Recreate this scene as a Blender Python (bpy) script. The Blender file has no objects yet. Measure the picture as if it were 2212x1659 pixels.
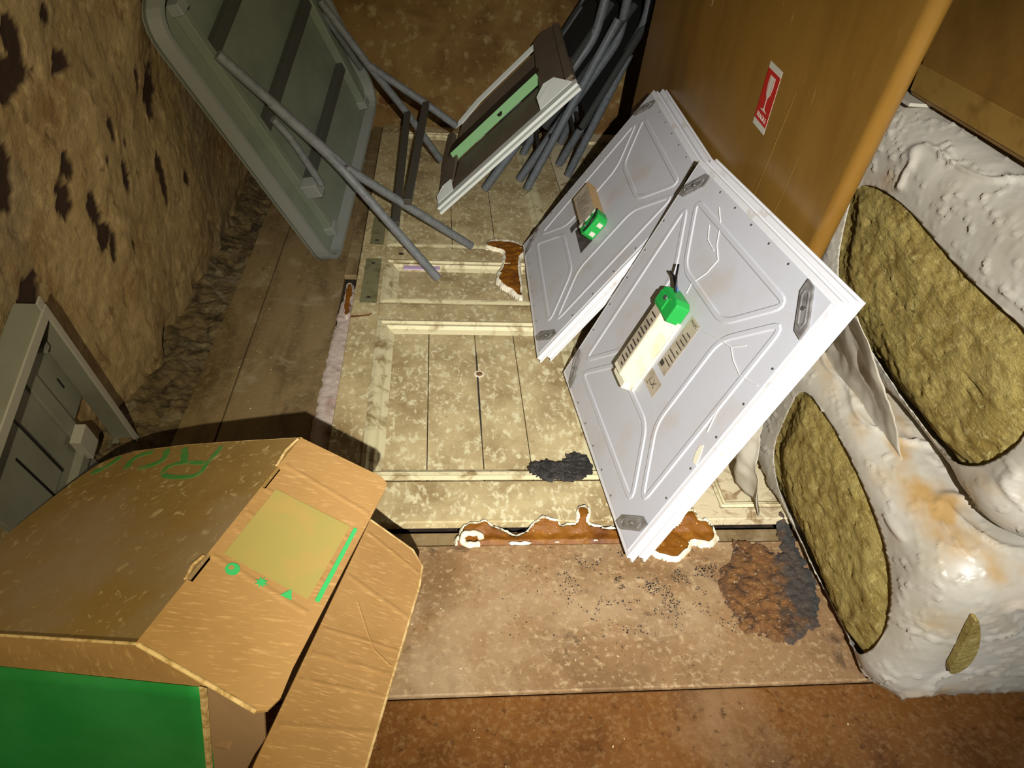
import bpy, math, random
from mathutils import Vector, Matrix, noise

C = bpy.context.scene.collection
S = bpy.context.scene
PI = math.pi

# ------------------------------------------------------------------ camera
cam_d = bpy.data.cameras.new('camera')
cam_d.sensor_width = 36.0
cam_d.lens = 1600 / 2212 * 36.0
cam_d.clip_start = 0.02
cam = bpy.data.objects.new('camera', cam_d)
C.objects.link(cam)
RIGHT = Vector((0.9944, -0.0788, 0.0723)).normalized()
FWD = Vector((0.1069, 0.7863, -0.6084)).normalized()
DOWN = FWD.cross(RIGHT).normalized()
RIGHT = DOWN.cross(FWD).normalized()
CAM = Vector((0, 0, 1.126))
m = Matrix.Identity(4)
for i in range(3):
    m[i][0] = RIGHT[i]; m[i][1] = -DOWN[i]; m[i][2] = -FWD[i]; m[i][3] = CAM[i]
cam.matrix_world = m
S.camera = cam

# ------------------------------------------------------------------ world and the hand torch
w = bpy.data.worlds.new('world'); S.world = w; w.use_nodes = True
w.node_tree.nodes['Background'].inputs[0].default_value = (0.95, 0.9, 0.75, 1)
w.node_tree.nodes['Background'].inputs[1].default_value = 0.02

def torch(name, pos, target, energy, angle, blend, col, size):
    l = bpy.data.lights.new(name, 'SPOT')
    l.energy = energy; l.spot_size = math.radians(angle); l.spot_blend = blend
    l.color = col; l.shadow_soft_size = size
    o = bpy.data.objects.new(name, l); C.objects.link(o)
    o.location = pos
    o.rotation_euler = (Vector(target) - Vector(pos)).to_track_quat('-Z', 'Y').to_euler()
    return o
TP = Vector((.074, -.53, 1.40))                        # head torch worn a little behind and above the phone
torch('torch_beam', TP, (0.50, 1.26, 0.20), 188.0, 57, 1.0, (0.93, 0.96, 1.03), 0.008)
torch('torch_spill', TP, (-0.20, 1.62, 0.22), 84.0, 77, 1.0, (1.0, 0.90, 0.60), 0.008)
S.view_settings.view_transform = 'Standard'
S.view_settings.look = 'None'
S.view_settings.gamma = 1.0
S.view_settings.use_curve_mapping = False
S.view_settings.exposure = 0.47

# ------------------------------------------------------------------ materials
def lin(c):
    return tuple(((x / 255) / 12.92 if x / 255 <= 0.04045 else ((x / 255 + 0.055) / 1.055) ** 2.4) for x in c) + (1,)

def mat(name, base, layers=(), rough=0.7, metal=0.0, bump=None, spec=0.4, trans=0.0, sss=0.0):
    """layers: (colour, noise scale, low, high, detail, distortion, stretch) mixed over the base one after the other"""
    M = bpy.data.materials.new(name); M.use_nodes = True
    N = M.node_tree.nodes; L = M.node_tree.links
    b = N['Principled BSDF']
    b.inputs['Roughness'].default_value = rough
    b.inputs['Metallic'].default_value = metal
    b.inputs['Specular IOR Level'].default_value = spec
    if trans: b.inputs['Transmission Weight'].default_value = trans
    if sss:
        b.inputs['Subsurface Weight'].default_value = sss
        b.inputs['Subsurface Radius'].default_value = (0.01, 0.008, 0.006)
        b.inputs['Subsurface Scale'].default_value = 0.5
    tc = N.new('ShaderNodeTexCoord')
    prev = None
    bc = lin(base)
    for i, ly in enumerate(layers):
        col, sc, lo, hi = ly[:4]
        det = ly[4] if len(ly) > 4 else 6
        dis = ly[5] if len(ly) > 5 else 0.0
        st = ly[6] if len(ly) > 6 else (1, 1, 1)
        mp = N.new('ShaderNodeMapping'); mp.inputs['Scale'].default_value = st
        mp.inputs['Location'].default_value = (i * 3.7, i * 1.3, i * 2.1)
        L.new(tc.outputs['Object'], mp.inputs['Vector'])
        nz = N.new('ShaderNodeTexNoise')
        nz.inputs['Scale'].default_value = sc; nz.inputs['Detail'].default_value = det
        nz.inputs['Distortion'].default_value = dis; nz.inputs['Roughness'].default_value = 0.62
        L.new(mp.outputs['Vector'], nz.inputs['Vector'])
        mr = N.new('ShaderNodeMapRange')
        mr.inputs['From Min'].default_value = lo; mr.inputs['From Max'].default_value = hi
        L.new(nz.outputs['Fac'], mr.inputs['Value'])
        mx = N.new('ShaderNodeMix'); mx.data_type = 'RGBA'
        L.new(mr.outputs['Result'], mx.inputs['Factor'])
        if prev is None: mx.inputs['A'].default_value = bc
        else: L.new(prev, mx.inputs['A'])
        mx.inputs['B'].default_value = lin(col)
        prev = mx.outputs['Result']
    if prev is None: b.inputs['Base Color'].default_value = bc
    else: L.new(prev, b.inputs['Base Color'])
    if bump:
        sc, stg, dist = bump[:3]
        st = bump[3] if len(bump) > 3 else (1, 1, 1)
        mp = N.new('ShaderNodeMapping'); mp.inputs['Scale'].default_value = st
        L.new(tc.outputs['Object'], mp.inputs['Vector'])
        nz = N.new('ShaderNodeTexNoise'); nz.inputs['Scale'].default_value = sc
        nz.inputs['Detail'].default_value = 8; nz.inputs['Roughness'].default_value = 0.65
        if len(bump) > 4: nz.noise_type = bump[4]
        L.new(mp.outputs['Vector'], nz.inputs['Vector'])
        bp = N.new('ShaderNodeBump'); bp.inputs['Strength'].default_value = stg
        bp.inputs['Distance'].default_value = dist
        L.new(nz.outputs['Fac'], bp.inputs['Height'])
        L.new(bp.outputs['Normal'], b.inputs['Normal'])
    M['out'] = 1
    return M

def add_attr_colour(M, attr, col):
    """mix a colour over the material where the mesh's own attribute (bare patches, stains) is set"""
    N = M.node_tree.nodes; L = M.node_tree.links; b = N['Principled BSDF']
    old = b.inputs['Base Color'].links
    a = N.new('ShaderNodeAttribute'); a.attribute_name = attr
    mx = N.new('ShaderNodeMix'); mx.data_type = 'RGBA'
    if old: L.new(old[0].from_socket, mx.inputs['A'])
    else: mx.inputs['A'].default_value = b.inputs['Base Color'].default_value
    mx.inputs['B'].default_value = lin(col)
    L.new(a.outputs['Fac'], mx.inputs['Factor'])
    L.new(mx.outputs['Result'], b.inputs['Base Color'])

MT = {}
MT['door'] = mat('worn_cream_paint', (196, 176, 130), [((146, 122, 82), 7, .42, .68), ((222, 210, 168), 80, .52, .64, 6, .35, (1, .6, 1)), ((112, 90, 58), 34, .66, .78, 8), ((150, 126, 84), 2.2, .55, .8)], rough=.62, bump=(60, .25, .004))
MT['door_flake'] = mat('flaking_white_paint', (214, 198, 160), [((150, 122, 84), 20, .52, .64, 8, 1.0), ((110, 92, 62), 48, .64, .70, 8)], rough=.65, bump=(50, .3, .005))
MT['moulding'] = mat('moulding_paint', (216, 204, 162), [((150, 128, 86), 22, .5, .66, 8, .5), ((96, 78, 50), 60, .68, .76)], rough=.55, bump=(80, .15, .003))
MT['hinge'] = mat('painted_steel_plate', (132, 128, 92), [((100, 92, 62), 30, .5, .7)], rough=.55, metal=.1)
MT['board'] = mat('worn_floor_board', (150, 116, 78), [((96, 66, 36), 4, .48, .72, 8, .4), ((186, 158, 116), 90, .52, .70, 8, .3), ((96, 70, 44), 120, .58, .74, 6), ((182, 156, 120), 3.4, .48, .72, 8, .4), ((70, 54, 40), 13, .62, .74, 8, .6)], rough=.55, bump=(90, .25, .004))
MT['board2'] = mat('brown_varnished_board', (120, 76, 32), [((74, 40, 12), 5, .45, .7, 8, .4), ((150, 114, 70), 120, .48, .82, 8, .1), ((146, 112, 76), 3.0, .5, .70, 8, .5), ((64, 38, 14), 60, .58, .74)], rough=.45, bump=(90, .25, .004))
MT['board3'] = mat('dirty_grey_board', (138, 116, 80), [((96, 76, 48), 5, .45, .68, 8, .4, (2.2, .6, 1)), ((140, 122, 88), 60, .52, .7, 8, .2), ((70, 54, 36), 9, .60, .74, 6, 0, (2, .5, 1)), ((166, 150, 122), 7, .56, .72, 8, .6)], rough=.6, bump=(70, .3, .005))
MT['subfloor'] = mat('dark_subfloor', (40, 30, 20), [((70, 54, 36), 30, .5, .7)], rough=.9, bump=(60, .5, .01))
MT['plaster'] = mat('limewashed_plaster', (164, 140, 98), [((138, 108, 66), 6, .46, .70, 8, .5), ((188, 162, 118), 16, .50, .68, 8, .8), ((106, 80, 48), 30, .56, .70, 8, .6, (1, 1, .5)), ((126, 112, 98), 2.0, .55, .75), ((74, 54, 28), 60, .64, .74, 8, .6, (1, 1, .5))], rough=.9, bump=(44, .6, .012))
add_attr_colour(MT['plaster'], 'bare', (50, 30, 16))
MT['backwall'] = mat('stained_back_wall', (126, 96, 48), [((92, 58, 20), 5, .45, .7, 8, .5), ((150, 128, 84), 24, .54, .68, 8), ((58, 38, 18), 60, .64, .72)], rough=.85, bump=(50, .35, .006))
MT['sheet'] = mat('brown_card_sheet', (132, 96, 38), [((108, 74, 24), 4, .45, .7, 6, 0, (1, 1, .35)), ((160, 124, 70), 90, .66, .76, 4, .4, (1, 1, .12))], rough=.3, spec=.5, bump=(160, .06, .002, (1, 1, .2)))
MT['carton_side'] = mat('brown_carton', (124, 90, 36), [((96, 66, 22), 5, .45, .7)], rough=.5)
MT['tape'] = mat('brown_tape', (138, 106, 50), [((112, 82, 36), 20, .5, .7)], rough=.28)
MT['sticker_red'] = mat('sticker_red', (186, 34, 24), rough=.45)
MT['sticker_white'] = mat('sticker_white', (206, 200, 182), rough=.5)
MT['white_enamel'] = mat('white_enamel', (196, 195, 199), [((190, 178, 166), 5, .5, .75)], rough=.42)
MT['white_frame'] = mat('white_frame', (224, 222, 222), [((196, 182, 164), 20, .58, .76)], rough=.4)
MT['diffuser'] = mat('diffuser', (210, 208, 204), rough=.35)
MT['bracket'] = mat('clear_plastic_bracket', (132, 128, 124), [((90, 86, 82), 40, .45, .65)], rough=.22, spec=.7)
MT['drv_white'] = mat('driver_ivory', (228, 222, 194), [((206, 190, 150), 18, .55, .75)], rough=.5)
MT['drv_tan'] = mat('driver_tan', (186, 152, 100), rough=.55)
MT['green_term'] = mat('green_terminal', (34, 158, 66), rough=.42)
MT['label'] = mat('foil_label', (184, 170, 148), [((156, 142, 122), 14, .45, .65)], rough=.35)
MT['label_dark'] = mat('dark_label', (88, 82, 78), [((64, 58, 54), 40, .45, .6)], rough=.45)
MT['ink'] = mat('ink', (58, 52, 46), rough=.6)
MT['black'] = mat('black_plastic', (16, 16, 16), rough=.45)
MT['blue'] = mat('blue_wire', (60, 110, 160), rough=.4)
MT['screw'] = mat('screw_steel', (150, 148, 146), rough=.3, metal=.8)
MT['table'] = mat('grey_green_plastic', (118, 124, 108), [((104, 110, 96), 6, .45, .7)], rough=.45)
MT['table_rim'] = mat('grey_table_rim', (130, 132, 126), rough=.5)
MT['table_steel'] = mat('dark_table_steel', (76, 76, 70), rough=.45, metal=.2)
MT['tube'] = mat('grey_powder_coat', (112, 114, 114), [((96, 98, 98), 50, .4, .65)], rough=.4, spec=.5)
MT['chair_tube'] = mat('slate_powder_coat', (98, 102, 106), [((84, 88, 90), 60, .4, .65)], rough=.5)
MT['dark_bar'] = mat('dark_bar', (66, 62, 54), rough=.5)
MT['mesh_fabric'] = mat('black_seat_fabric', (22, 22, 20), [((34, 34, 30), 220, .45, .6)], rough=.9, bump=(300, .5, .003))
MT['seat_edge'] = mat('stitched_seat_edge', (52, 53, 50), rough=.75, bump=(420, .8, .004, (1, 1, 1)))
MT['lum_white'] = mat('luminaire_white', (222, 224, 216), rough=.42)
MT['lum_grey'] = mat('luminaire_grey', (112, 98, 82), [((98, 84, 68), 8, .45, .7)], rough=.55)
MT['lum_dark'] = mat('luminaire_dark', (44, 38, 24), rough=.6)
MT['mint'] = mat('mint_green_paint', (150, 200, 140), rough=.5)
MT['tray'] = mat('tray_white', (122, 121, 108), [((104, 102, 88), 5, .45, .7)], rough=.5)
MT['tray_rim'] = mat('tray_rim', (156, 150, 138), rough=.5)
MT['card'] = mat('cardboard_tan', (168, 128, 74), [((152, 112, 60), 5, .45, .7), ((190, 150, 94), 90, .55, .7, 3, 0, (.5, 4, .5))], rough=.75, bump=(40, .05, .002))
MT['card_worn'] = mat('cardboard_worn', (146, 116, 62), [((122, 92, 44), 4, .45, .7), ((190, 166, 116), 60, .58, .68, 6, 1.0), ((150, 128, 98), 2.5, .55, .7)], rough=.6, bump=(90, .08, .002))
MT['card_edge'] = mat('cardboard_edge', (212, 180, 122), [((170, 136, 80), 80, .45, .6)], rough=.85)
MT['card_inner'] = mat('cardboard_inner', (150, 118, 84), rough=.75)
MT['green_print'] = mat('green_print', (36, 130, 58), [((52, 142, 72), 6, .45, .7)], rough=.45)
MT['pale_print'] = mat('pale_green_print', (160, 144, 76), [((172, 142, 78), 14, .52, .66)], rough=.75)
MT['ink_green'] = mat('green_ink', (58, 176, 96), rough=.7)
MT['pen_green'] = mat('green_marker', (70, 136, 62), [((126, 130, 70), 40, .5, .66)], rough=.65)
MT['plastic'] = mat('white_polythene', (184, 176, 158), [((162, 152, 130), 6, .45, .7)], rough=.42, spec=.4, bump=(10, .25, .012, (1, 1.6, .8), 'RIDGED_MULTIFRACTAL'))
add_attr_colour(MT['plastic'], 'stain', (168, 134, 82))
MT['wool'] = mat('mineral_wool', (160, 140, 78), [((128, 106, 50), 18, .45, .66, 8, .8), ((186, 170, 108), 90, .54, .70, 6, 1.0), ((80, 62, 26), 40, .64, .72, 8, 1.5)], rough=.95, spec=.1, bump=(120, .8, .01, (1, .35, 1)))
MT['fungus'] = mat('dry_rot_brown', (132, 80, 14), [((98, 52, 6), 12, .45, .7, 6, .4), ((152, 98, 22), 30, .55, .7), ((214, 176, 110), 160, .72, .76, 2)], rough=.5, bump=(70, .4, .006))
MT['fungus_rim'] = mat('dry_rot_white', (238, 228, 202), [((214, 190, 132), 50, .55, .72)], rough=.8, bump=(90, .4, .004))
MT['mould'] = mat('black_mould', (74, 68, 62), [((40, 37, 34), 60, .42, .6, 8, 1), ((98, 92, 86), 120, .58, .68, 4, 1)], rough=.95, bump=(110, 1.0, .01))
MT['rot'] = mat('rotten_brown_crust', (142, 96, 50), [((86, 58, 36), 40, .45, .62, 8, .4), ((160, 112, 58), 90, .52, .66, 8, .4), ((196, 172, 134), 130, .60, .68, 6)], rough=.95, bump=(110, 1.0, .01))
add_attr_colour(MT['rot'], 'grey', (78, 74, 68))
MT['rubble'] = mat('mortar_rubble', (116, 98, 66), [((66, 52, 32), 16, .45, .62, 8, .8), ((140, 128, 104), 9, .56, .7, 6, 1)], rough=.95, bump=(60, .8, .012))
MT['mycelium'] = mat('pale_mycelium', (196, 178, 166), [((150, 116, 100), 14, .52, .7)], rough=.9, bump=(60, .5, .006))
MT['chip'] = mat('pale_chips', (206, 192, 150), rough=.8)
MT['lilac'] = mat('lilac_paint', (196, 170, 204), [((180, 160, 130), 30, .5, .7)], rough=.6)

# ------------------------------------------------------------------ mesh helpers
class MB:
    def __init__(s): s.v = []; s.f = []; s.sm = []
    def add(s, vs, fs, smooth=False):
        o = len(s.v); s.v += [Vector(p) for p in vs]
        for f in fs: s.f.append([i + o for i in f]); s.sm.append(smooth)
        return s
    def box(s, lo, hi, M=None):
        x0, y0, z0 = lo; x1, y1, z1 = hi
        vs = [Vector(p) for p in ((x0,y0,z0),(x1,y0,z0),(x1,y1,z0),(x0,y1,z0),(x0,y0,z1),(x1,y0,z1),(x1,y1,z1),(x0,y1,z1))]
        if M: vs = [M @ p for p in vs]
        return s.add(vs, [(0,3,2,1),(4,5,6,7),(0,1,5,4),(1,2,6,5),(2,3,7,6),(3,0,4,7)])
    def tube(s, pts, r, n=12, caps=True, closed=False):
        pts = [Vector(p) for p in pts]
        k = len(pts); rs = r if isinstance(r, (list, tuple)) else [r] * k
        prev = None; rings = []
        for i in range(k):
            if closed: t = pts[(i + 1) % k] - pts[i - 1]
            else: t = pts[min(i + 1, k - 1)] - pts[max(i - 1, 0)]
            t.normalize()
            if prev is None:
                a = Vector((0, 0, 1)) if abs(t.z) < .9 else Vector((1, 0, 0))
                u = t.cross(a).normalized()
            else:
                u = (prev - t * prev.dot(t)).normalized()
            prev = u; v = t.cross(u)
            rings.append([pts[i] + (u * math.cos(2*PI*j/n) + v * math.sin(2*PI*j/n)) * rs[i] for j in range(n)])
        vs = [p for rg in rings for p in rg]; fs = []
        for i in range(k if closed else k - 1):
            a = i * n; b = ((i + 1) % k) * n
            for j in range(n): fs.append((a + j, a + (j + 1) % n, b + (j + 1) % n, b + j))
        s.add(vs, fs, True)
        if caps and not closed:
            s.add(rings[0], [tuple(range(n - 1, -1, -1))]); s.add(rings[-1], [tuple(range(n))])
        return s
    def prism(s, poly, d, M=None):
        """poly: list of 3D points (planar), extruded by the vector d"""
        poly = [Vector(p) for p in poly]; d = Vector(d); n = len(poly)
        vs = poly + [p + d for p in poly]
        if M: vs = [M @ p for p in vs]
        nn = sum(((poly[i] - poly[0]).cross(poly[(i + 1) % n] - poly[0]) for i in range(n)), Vector())
        lo, hi = tuple(range(n)), tuple(range(n, 2 * n))
        if nn.dot(d) > 0:
            fs = [lo[::-1], hi] + [(i, (i + 1) % n, n + (i + 1) % n, n + i) for i in range(n)]
        else:
            fs = [lo, hi[::-1]] + [((i + 1) % n, i, n + i, n + (i + 1) % n) for i in range(n)]
        return s.add(vs, fs)
    def ribbon(s, path, wdt, h, up=Vector((0, 0, 1)), closed=True, flat=.55):
        """a raised bead of width wdt and height h along a path that lies in a plane with normal up"""
        p = [Vector(q) for q in path]; k = len(p); vs = []
        for i in range(k):
            if closed: t = (p[(i + 1) % k] - p[i - 1])
            else: t = p[min(i + 1, k - 1)] - p[max(i - 1, 0)]
            t.normalize(); q = up.cross(t)
            vs += [p[i] + q * wdt / 2, p[i] + q * wdt / 2 * flat + up * h, p[i] - q * wdt / 2 * flat + up * h, p[i] - q * wdt / 2]
        fs = []
        for i in range(k if closed else k - 1):
            a = i * 4; b = ((i + 1) % k) * 4
            for j in range(3): fs.append((a + j + 1, a + j, b + j, b + j + 1))
        if not closed: fs += [(0, 1, 2, 3), (4*k-1, 4*k-2, 4*k-3, 4*k-4)]
        return s.add(vs, fs)
    def build(s, name, material, parent=None, origin=None, attrs=None, bevel=0, smooth=None):
        me = bpy.data.meshes.new(name)
        o = Vector(origin) if origin is not None else Vector(parent.get('org', (0, 0, 0)) if parent else (0, 0, 0))
        me.from_pydata([tuple(p - o) for p in s.v], [], s.f)
        me.polygons.foreach_set('use_smooth', [bool(x) if smooth is None else smooth for x in s.sm])
        if attrs:
            for k, vals in attrs.items():
                a = me.attributes.new(k, 'FLOAT', 'POINT'); a.data.foreach_set('value', vals)
        me.update()
        ob = bpy.data.objects.new(name, me); C.objects.link(ob)
        me.materials.append(MT[material] if isinstance(material, str) else material)
        if parent: ob.parent = parent
        elif origin is not None: ob.location = o
        if bevel:
            b = ob.modifiers.new('bevel', 'BEVEL'); b.width = bevel; b.segments = 2; b.limit_method = 'ANGLE'
        return ob

def tag(o, label, cat, group=None, kind=None):
    if label: o['label'] = label
    if cat: o['category'] = cat
    if group: o['group'] = group
    if kind: o['kind'] = kind
    return o

def thing(name, label, cat, org=(0, 0, 0), group=None, matrix=None):
    """an Empty at the thing's base; with matrix its parts are built in local space, else in room space"""
    o = bpy.data.objects.new(name, None); C.objects.link(o); o.empty_display_size = .05
    if matrix is not None: o.matrix_world = matrix
    else:
        o.location = org; o['org'] = list(org)
    return tag(o, label, cat, group)

def struct(o): o['kind'] = 'structure'; return o

def box_obj(name, lo, hi, material, parent=None, bevel=0, M=None, origin=None):
    return MB().box(lo, hi, M).build(name, material, parent, bevel=bevel, origin=origin)

def frame(o, x, y):
    x = Vector(x).normalized(); y = Vector(y); y = (y - x * x.dot(y)).normalized(); z = x.cross(y)
    M = Matrix.Identity(4)
    for i in range(3): M[i][0] = x[i]; M[i][1] = y[i]; M[i][2] = z[i]; M[i][3] = o[i]
    return M

def text_mb(body, size, M, thick=0.0003):
    cu = bpy.data.curves.new('lettering', 'FONT'); cu.body = body; cu.size = size
    cu.align_x = 'CENTER'; cu.align_y = 'CENTER'; cu.extrude = thick
    t = bpy.data.objects.new('lettering', cu); C.objects.link(t)
    me = bpy.data.meshes.new_from_object(t.evaluated_get(bpy.context.evaluated_depsgraph_get()))
    mb = MB().add([M @ v.co for v in me.vertices], [tuple(p.vertices) for p in me.polygons])
    bpy.data.objects.remove(t); bpy.data.curves.remove(cu); bpy.data.meshes.remove(me)
    return mb

def fbm(p, sc, o=4): return noise.fractal(Vector(p) * sc, 1.0, 2.0, o)

def rounded(poly, r, n=4):
    """2D polygon with its corners rounded"""
    out = []; k = len(poly)
    for i in range(k):
        p = Vector((*poly[i], 0)); a = Vector((*poly[i - 1], 0)) - p; b = Vector((*poly[(i + 1) % k], 0)) - p
        la, lb = a.length, b.length; rr = min(r, la * .45, lb * .45)
        p0 = p + a / la * rr; p1 = p + b / lb * rr
        for j in range(n + 1):
            t = j / n; q = p0 * (1 - t) ** 2 + p * 2 * t * (1 - t) + p1 * t * t
            out.append((q.x, q.y))
    return out

def smooth_poly(poly, it=2):
    for _ in range(it):
        o = []
        for i in range(len(poly)):
            a = poly[i]; b = poly[(i + 1) % len(poly)]
            o += [(a[0]*.75 + b[0]*.25, a[1]*.75 + b[1]*.25), (a[0]*.25 + b[0]*.75, a[1]*.25 + b[1]*.75)]
        poly = o
    return poly

def sdf(poly, x, y):
    d = 1e9; ins = False; k = len(poly)
    for i in range(k):
        ax, ay = poly[i]; bx, by = poly[(i + 1) % k]
        ex, ey = bx - ax, by - ay; wx, wy = x - ax, y - ay
        t = max(0, min(1, (wx*ex + wy*ey) / (ex*ex + ey*ey + 1e-12)))
        dx, dy = wx - ex*t, wy - ey*t; d = min(d, dx*dx + dy*dy)
        if (ay > y) != (by > y) and x < (bx - ax) * (y - ay) / (by - ay) + ax: ins = not ins
    d = math.sqrt(d)
    return -d if ins else d

def patch(poly, cell, hfun, keep, wob=(.004, 60)):
    """heightfield over the part of a polygon where keep(s) holds; s is the signed distance with a wobbly edge;
    the rim of the kept region is snapped onto its contour"""
    xs = [p[0] for p in poly]; ys = [p[1] for p in poly]
    x0, y0 = min(xs) - .02, min(ys) - .02
    nx = int((max(xs) + .02 - x0) / cell) + 1; ny = int((max(ys) + .02 - y0) / cell) + 1
    def f(x, y): return sdf(poly, x, y) + wob[0] * fbm((x, y, 3.3), wob[1], 3)
    V = {}; G = [[f(x0 + i*cell, y0 + j*cell) for j in range(ny + 1)] for i in range(nx + 1)]
    lo, hi = keep
    mb = MB(); idx = {}; vals = []
    def vid(i, j):
        if (i, j) in idx: return idx[(i, j)]
        x, y = x0 + i*cell, y0 + j*cell; s = G[i][j]
        i0, i1, j0, j1 = max(i-1, 0), min(i+1, nx), max(j-1, 0), min(j+1, ny)
        gx = (G[i1][j] - G[i0][j]) / ((i1 - i0) * cell); gy = (G[i][j1] - G[i][j0]) / ((j1 - j0) * cell)
        g2 = max(gx*gx + gy*gy, .3); t = None
        if s > hi: t = hi
        elif s < lo: t = lo
        if t is not None:
            mv = max(-1.2*cell, min(1.2*cell, t - s))
            x += gx / g2 * mv; y += gy / g2 * mv; s = t
        idx[(i, j)] = len(mb.v); mb.v.append(Vector((x, y, hfun(x, y, s)))); vals.append((x, y, s))
        return idx[(i, j)]
    for i in range(nx):
        for j in range(ny):
            c = (G[i][j] + G[i+1][j] + G[i][j+1] + G[i+1][j+1]) / 4
            if lo <= c <= hi:
                mb.f.append([vid(i, j), vid(i+1, j), vid(i+1, j+1), vid(i, j+1)]); mb.sm.append(True)
    return mb, vals

# ------------------------------------------------------------------ the room: floor
DZ = 0.02                                             # top of the two doors lying on the floor
floor = struct(box_obj('floor', (-1.0, -.4, -.12), (1.6, 3.5, -.03), 'subfloor', origin=(.3, 1.5, -.03)))
floor['org'] = [.3, 1.5, -.03]
box_obj('floor_board', (-.62, .6375, -.03), (1.5, .944, 0), 'board', floor, bevel=.003)
box_obj('floor_board', (-.62, .30, -.03), (1.5, .6325, 0), 'board2', floor, bevel=.003)
box_obj('floor_board', (-.62, -.10, -.03), (1.5, .295, 0), 'board2', floor, bevel=.003)
box_obj('floor_board', (-.47, .95, -.03), (-.262, 2.55, -.002), 'board3', floor, bevel=.003)
box_obj('floor_board', (-.562, .95, -.03), (-.4735, 2.55, -.005), 'board3', floor, bevel=.003)
box_obj('floor_board', (-.56, 2.555, -.03), (-.262, 3.27, -.004), 'board3', floor, bevel=.003)

box_obj('floor_board', (-.262, .9465, -.03), (1.5, .9835, -.009), 'board3', floor, bevel=.002)

# mortar and rubble in the gutter between the wall and the boards
mb = MB(); nx, ny = 56, 520
for j in range(ny + 1):
    for i in range(nx + 1):
        x = -.71 + .155 * i / nx; y = .9 + 2.35 * j / ny
        h = .016 * fbm((x, y, 0), 12) + .006 * fbm((x, y, 5), 45) + max(0, (-.60 - x)) * .30 - .012
        if i == nx: h = -.012
        mb.v.append(Vector((x, y, h)))
for j in range(ny):
    for i in range(nx):
        a = j*(nx+1)+i; mb.f.append([a, a+1, a+nx+2, a+nx+1]); mb.sm.append(True)
tag(mb.build('mortar_rubble', 'rubble', origin=(-.6, 1.8, -.012)), 'strip of crumbled mortar and rubble along the foot of the stone wall', 'rubble', kind='stuff')

# ------------------------------------------------------------------ left wall: old plaster over stone
holes = [(1.849,.556,.05,.055),(1.557,.568,.018,.028),(1.372,.56,.018,.03),(1.345,.50,.022,.05),(1.792,.40,.022,.03),(1.785,.35,.016,.045),(1.582,.446,.022,.03),
         (1.20,.63,.022,.03),(1.185,.58,.026,.034),(1.42,.46,.018,.04),(1.43,.39,.022,.03),(1.165,.403,.042,.045),(1.436,.727,.03,.022),(1.235,.745,.09,.035),(1.29,.80,.03,.03),
         (1.415,.806,.02,.02),(1.0,.47,.06,.035),(1.5,.52,.01,.012),(1.62,.51,.008,.01),(1.46,.35,.012,.03),(1.10,.62,.02,.012),(1.76,.60,.012,.03),(1.95,.30,.02,.02),
         (.9,.9,.08,.06),(1.6,.95,.07,.05),(2.3,.6,.06,.05),(2.6,.9,.05,.07),(1.55,.305,.015,.012)]
mb = MB(); ny, nz = 420, 200; bare = []
for k in range(nz + 1):
    for j in range(ny + 1):
        y = .2 + 3.15 * j / ny; z = -.03 + 1.63 * k / nz
        b = 0.0
        for (hy, hz, ry, rz) in holes:
            if abs(y - hy) > ry * 2.2 or abs(z - hz) > rz * 2.2: continue
            q = math.hypot((y - hy) / ry, (z - hz) / rz) + .55 * fbm((y, z, hy * 9), 24, 4)
            b = max(b, min(1, max(0, (1.0 - q) / .10)))
        x = -.655 + .016 * fbm((0, y, z), 2.6, 2) + .004 * fbm((1, y, z), 14, 4) + .0022 * fbm((2, y, z), 55, 4)
        low = max(0, .07 - z) / .07
        x -= .03 * low * (0.4 + .8 * fbm((4, y, z * .3), 7, 3))
        x -= .004 * b
        x += .026 * math.exp(-((y - 1.79) / .13) ** 2 - ((z - .76) / .16) ** 2)    # bulge the table leans on
        x -= .038 * max(0, min(1, (1.50 - y) / .25)) * max(0, min(1, (.80 - z) / .35))   # the wall steps back behind the leaning tray
        mb.v.append(Vector((x, y, z))); bare.append(b)
for k in range(nz):
    for j in range(ny):
        a = k*(ny+1)+j; mb.f.append([a, a+1, a+ny+2, a+ny+1]); mb.sm.append(True)
n0 = len(mb.v)                                          # the stone core behind the plaster
mb.add([(-.95,.2,-.03),(-.95,3.35,-.03),(-.95,3.35,1.6),(-.95,.2,1.6)], [(0,3,2,1)]); bare += [0]*4
struct(mb.build('wall_left', 'plaster', origin=(-.66, 1.8, 0), attrs={'bare': bare}))

# ------------------------------------------------------------------ back and right wall
mb = MB(); nx, nz = 110, 80
for k in range(nz + 1):
    for i in range(nx + 1):
        x = -.8 + 2.3 * i / nx; z = -.03 + 1.63 * k / nz
        mb.v.append(Vector((x, 3.30 + .006 * fbm((x, 1, z), 5) + .002 * fbm((x, 1, z), 40), z)))
for k in range(nz):
    for i in range(nx):
        a = k*(nx+1)+i; mb.f.append([a, a+1, a+nx+2, a+nx+1]); mb.sm.append(True)
struct(mb.build('wall_back', 'backwall', origin=(.35, 3.3, 0)))
struct(box_obj('wall_right', (1.36, -.1, -.03), (1.5, 3.35, 1.6), 'backwall', origin=(1.4, 1.6, 0)))

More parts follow.
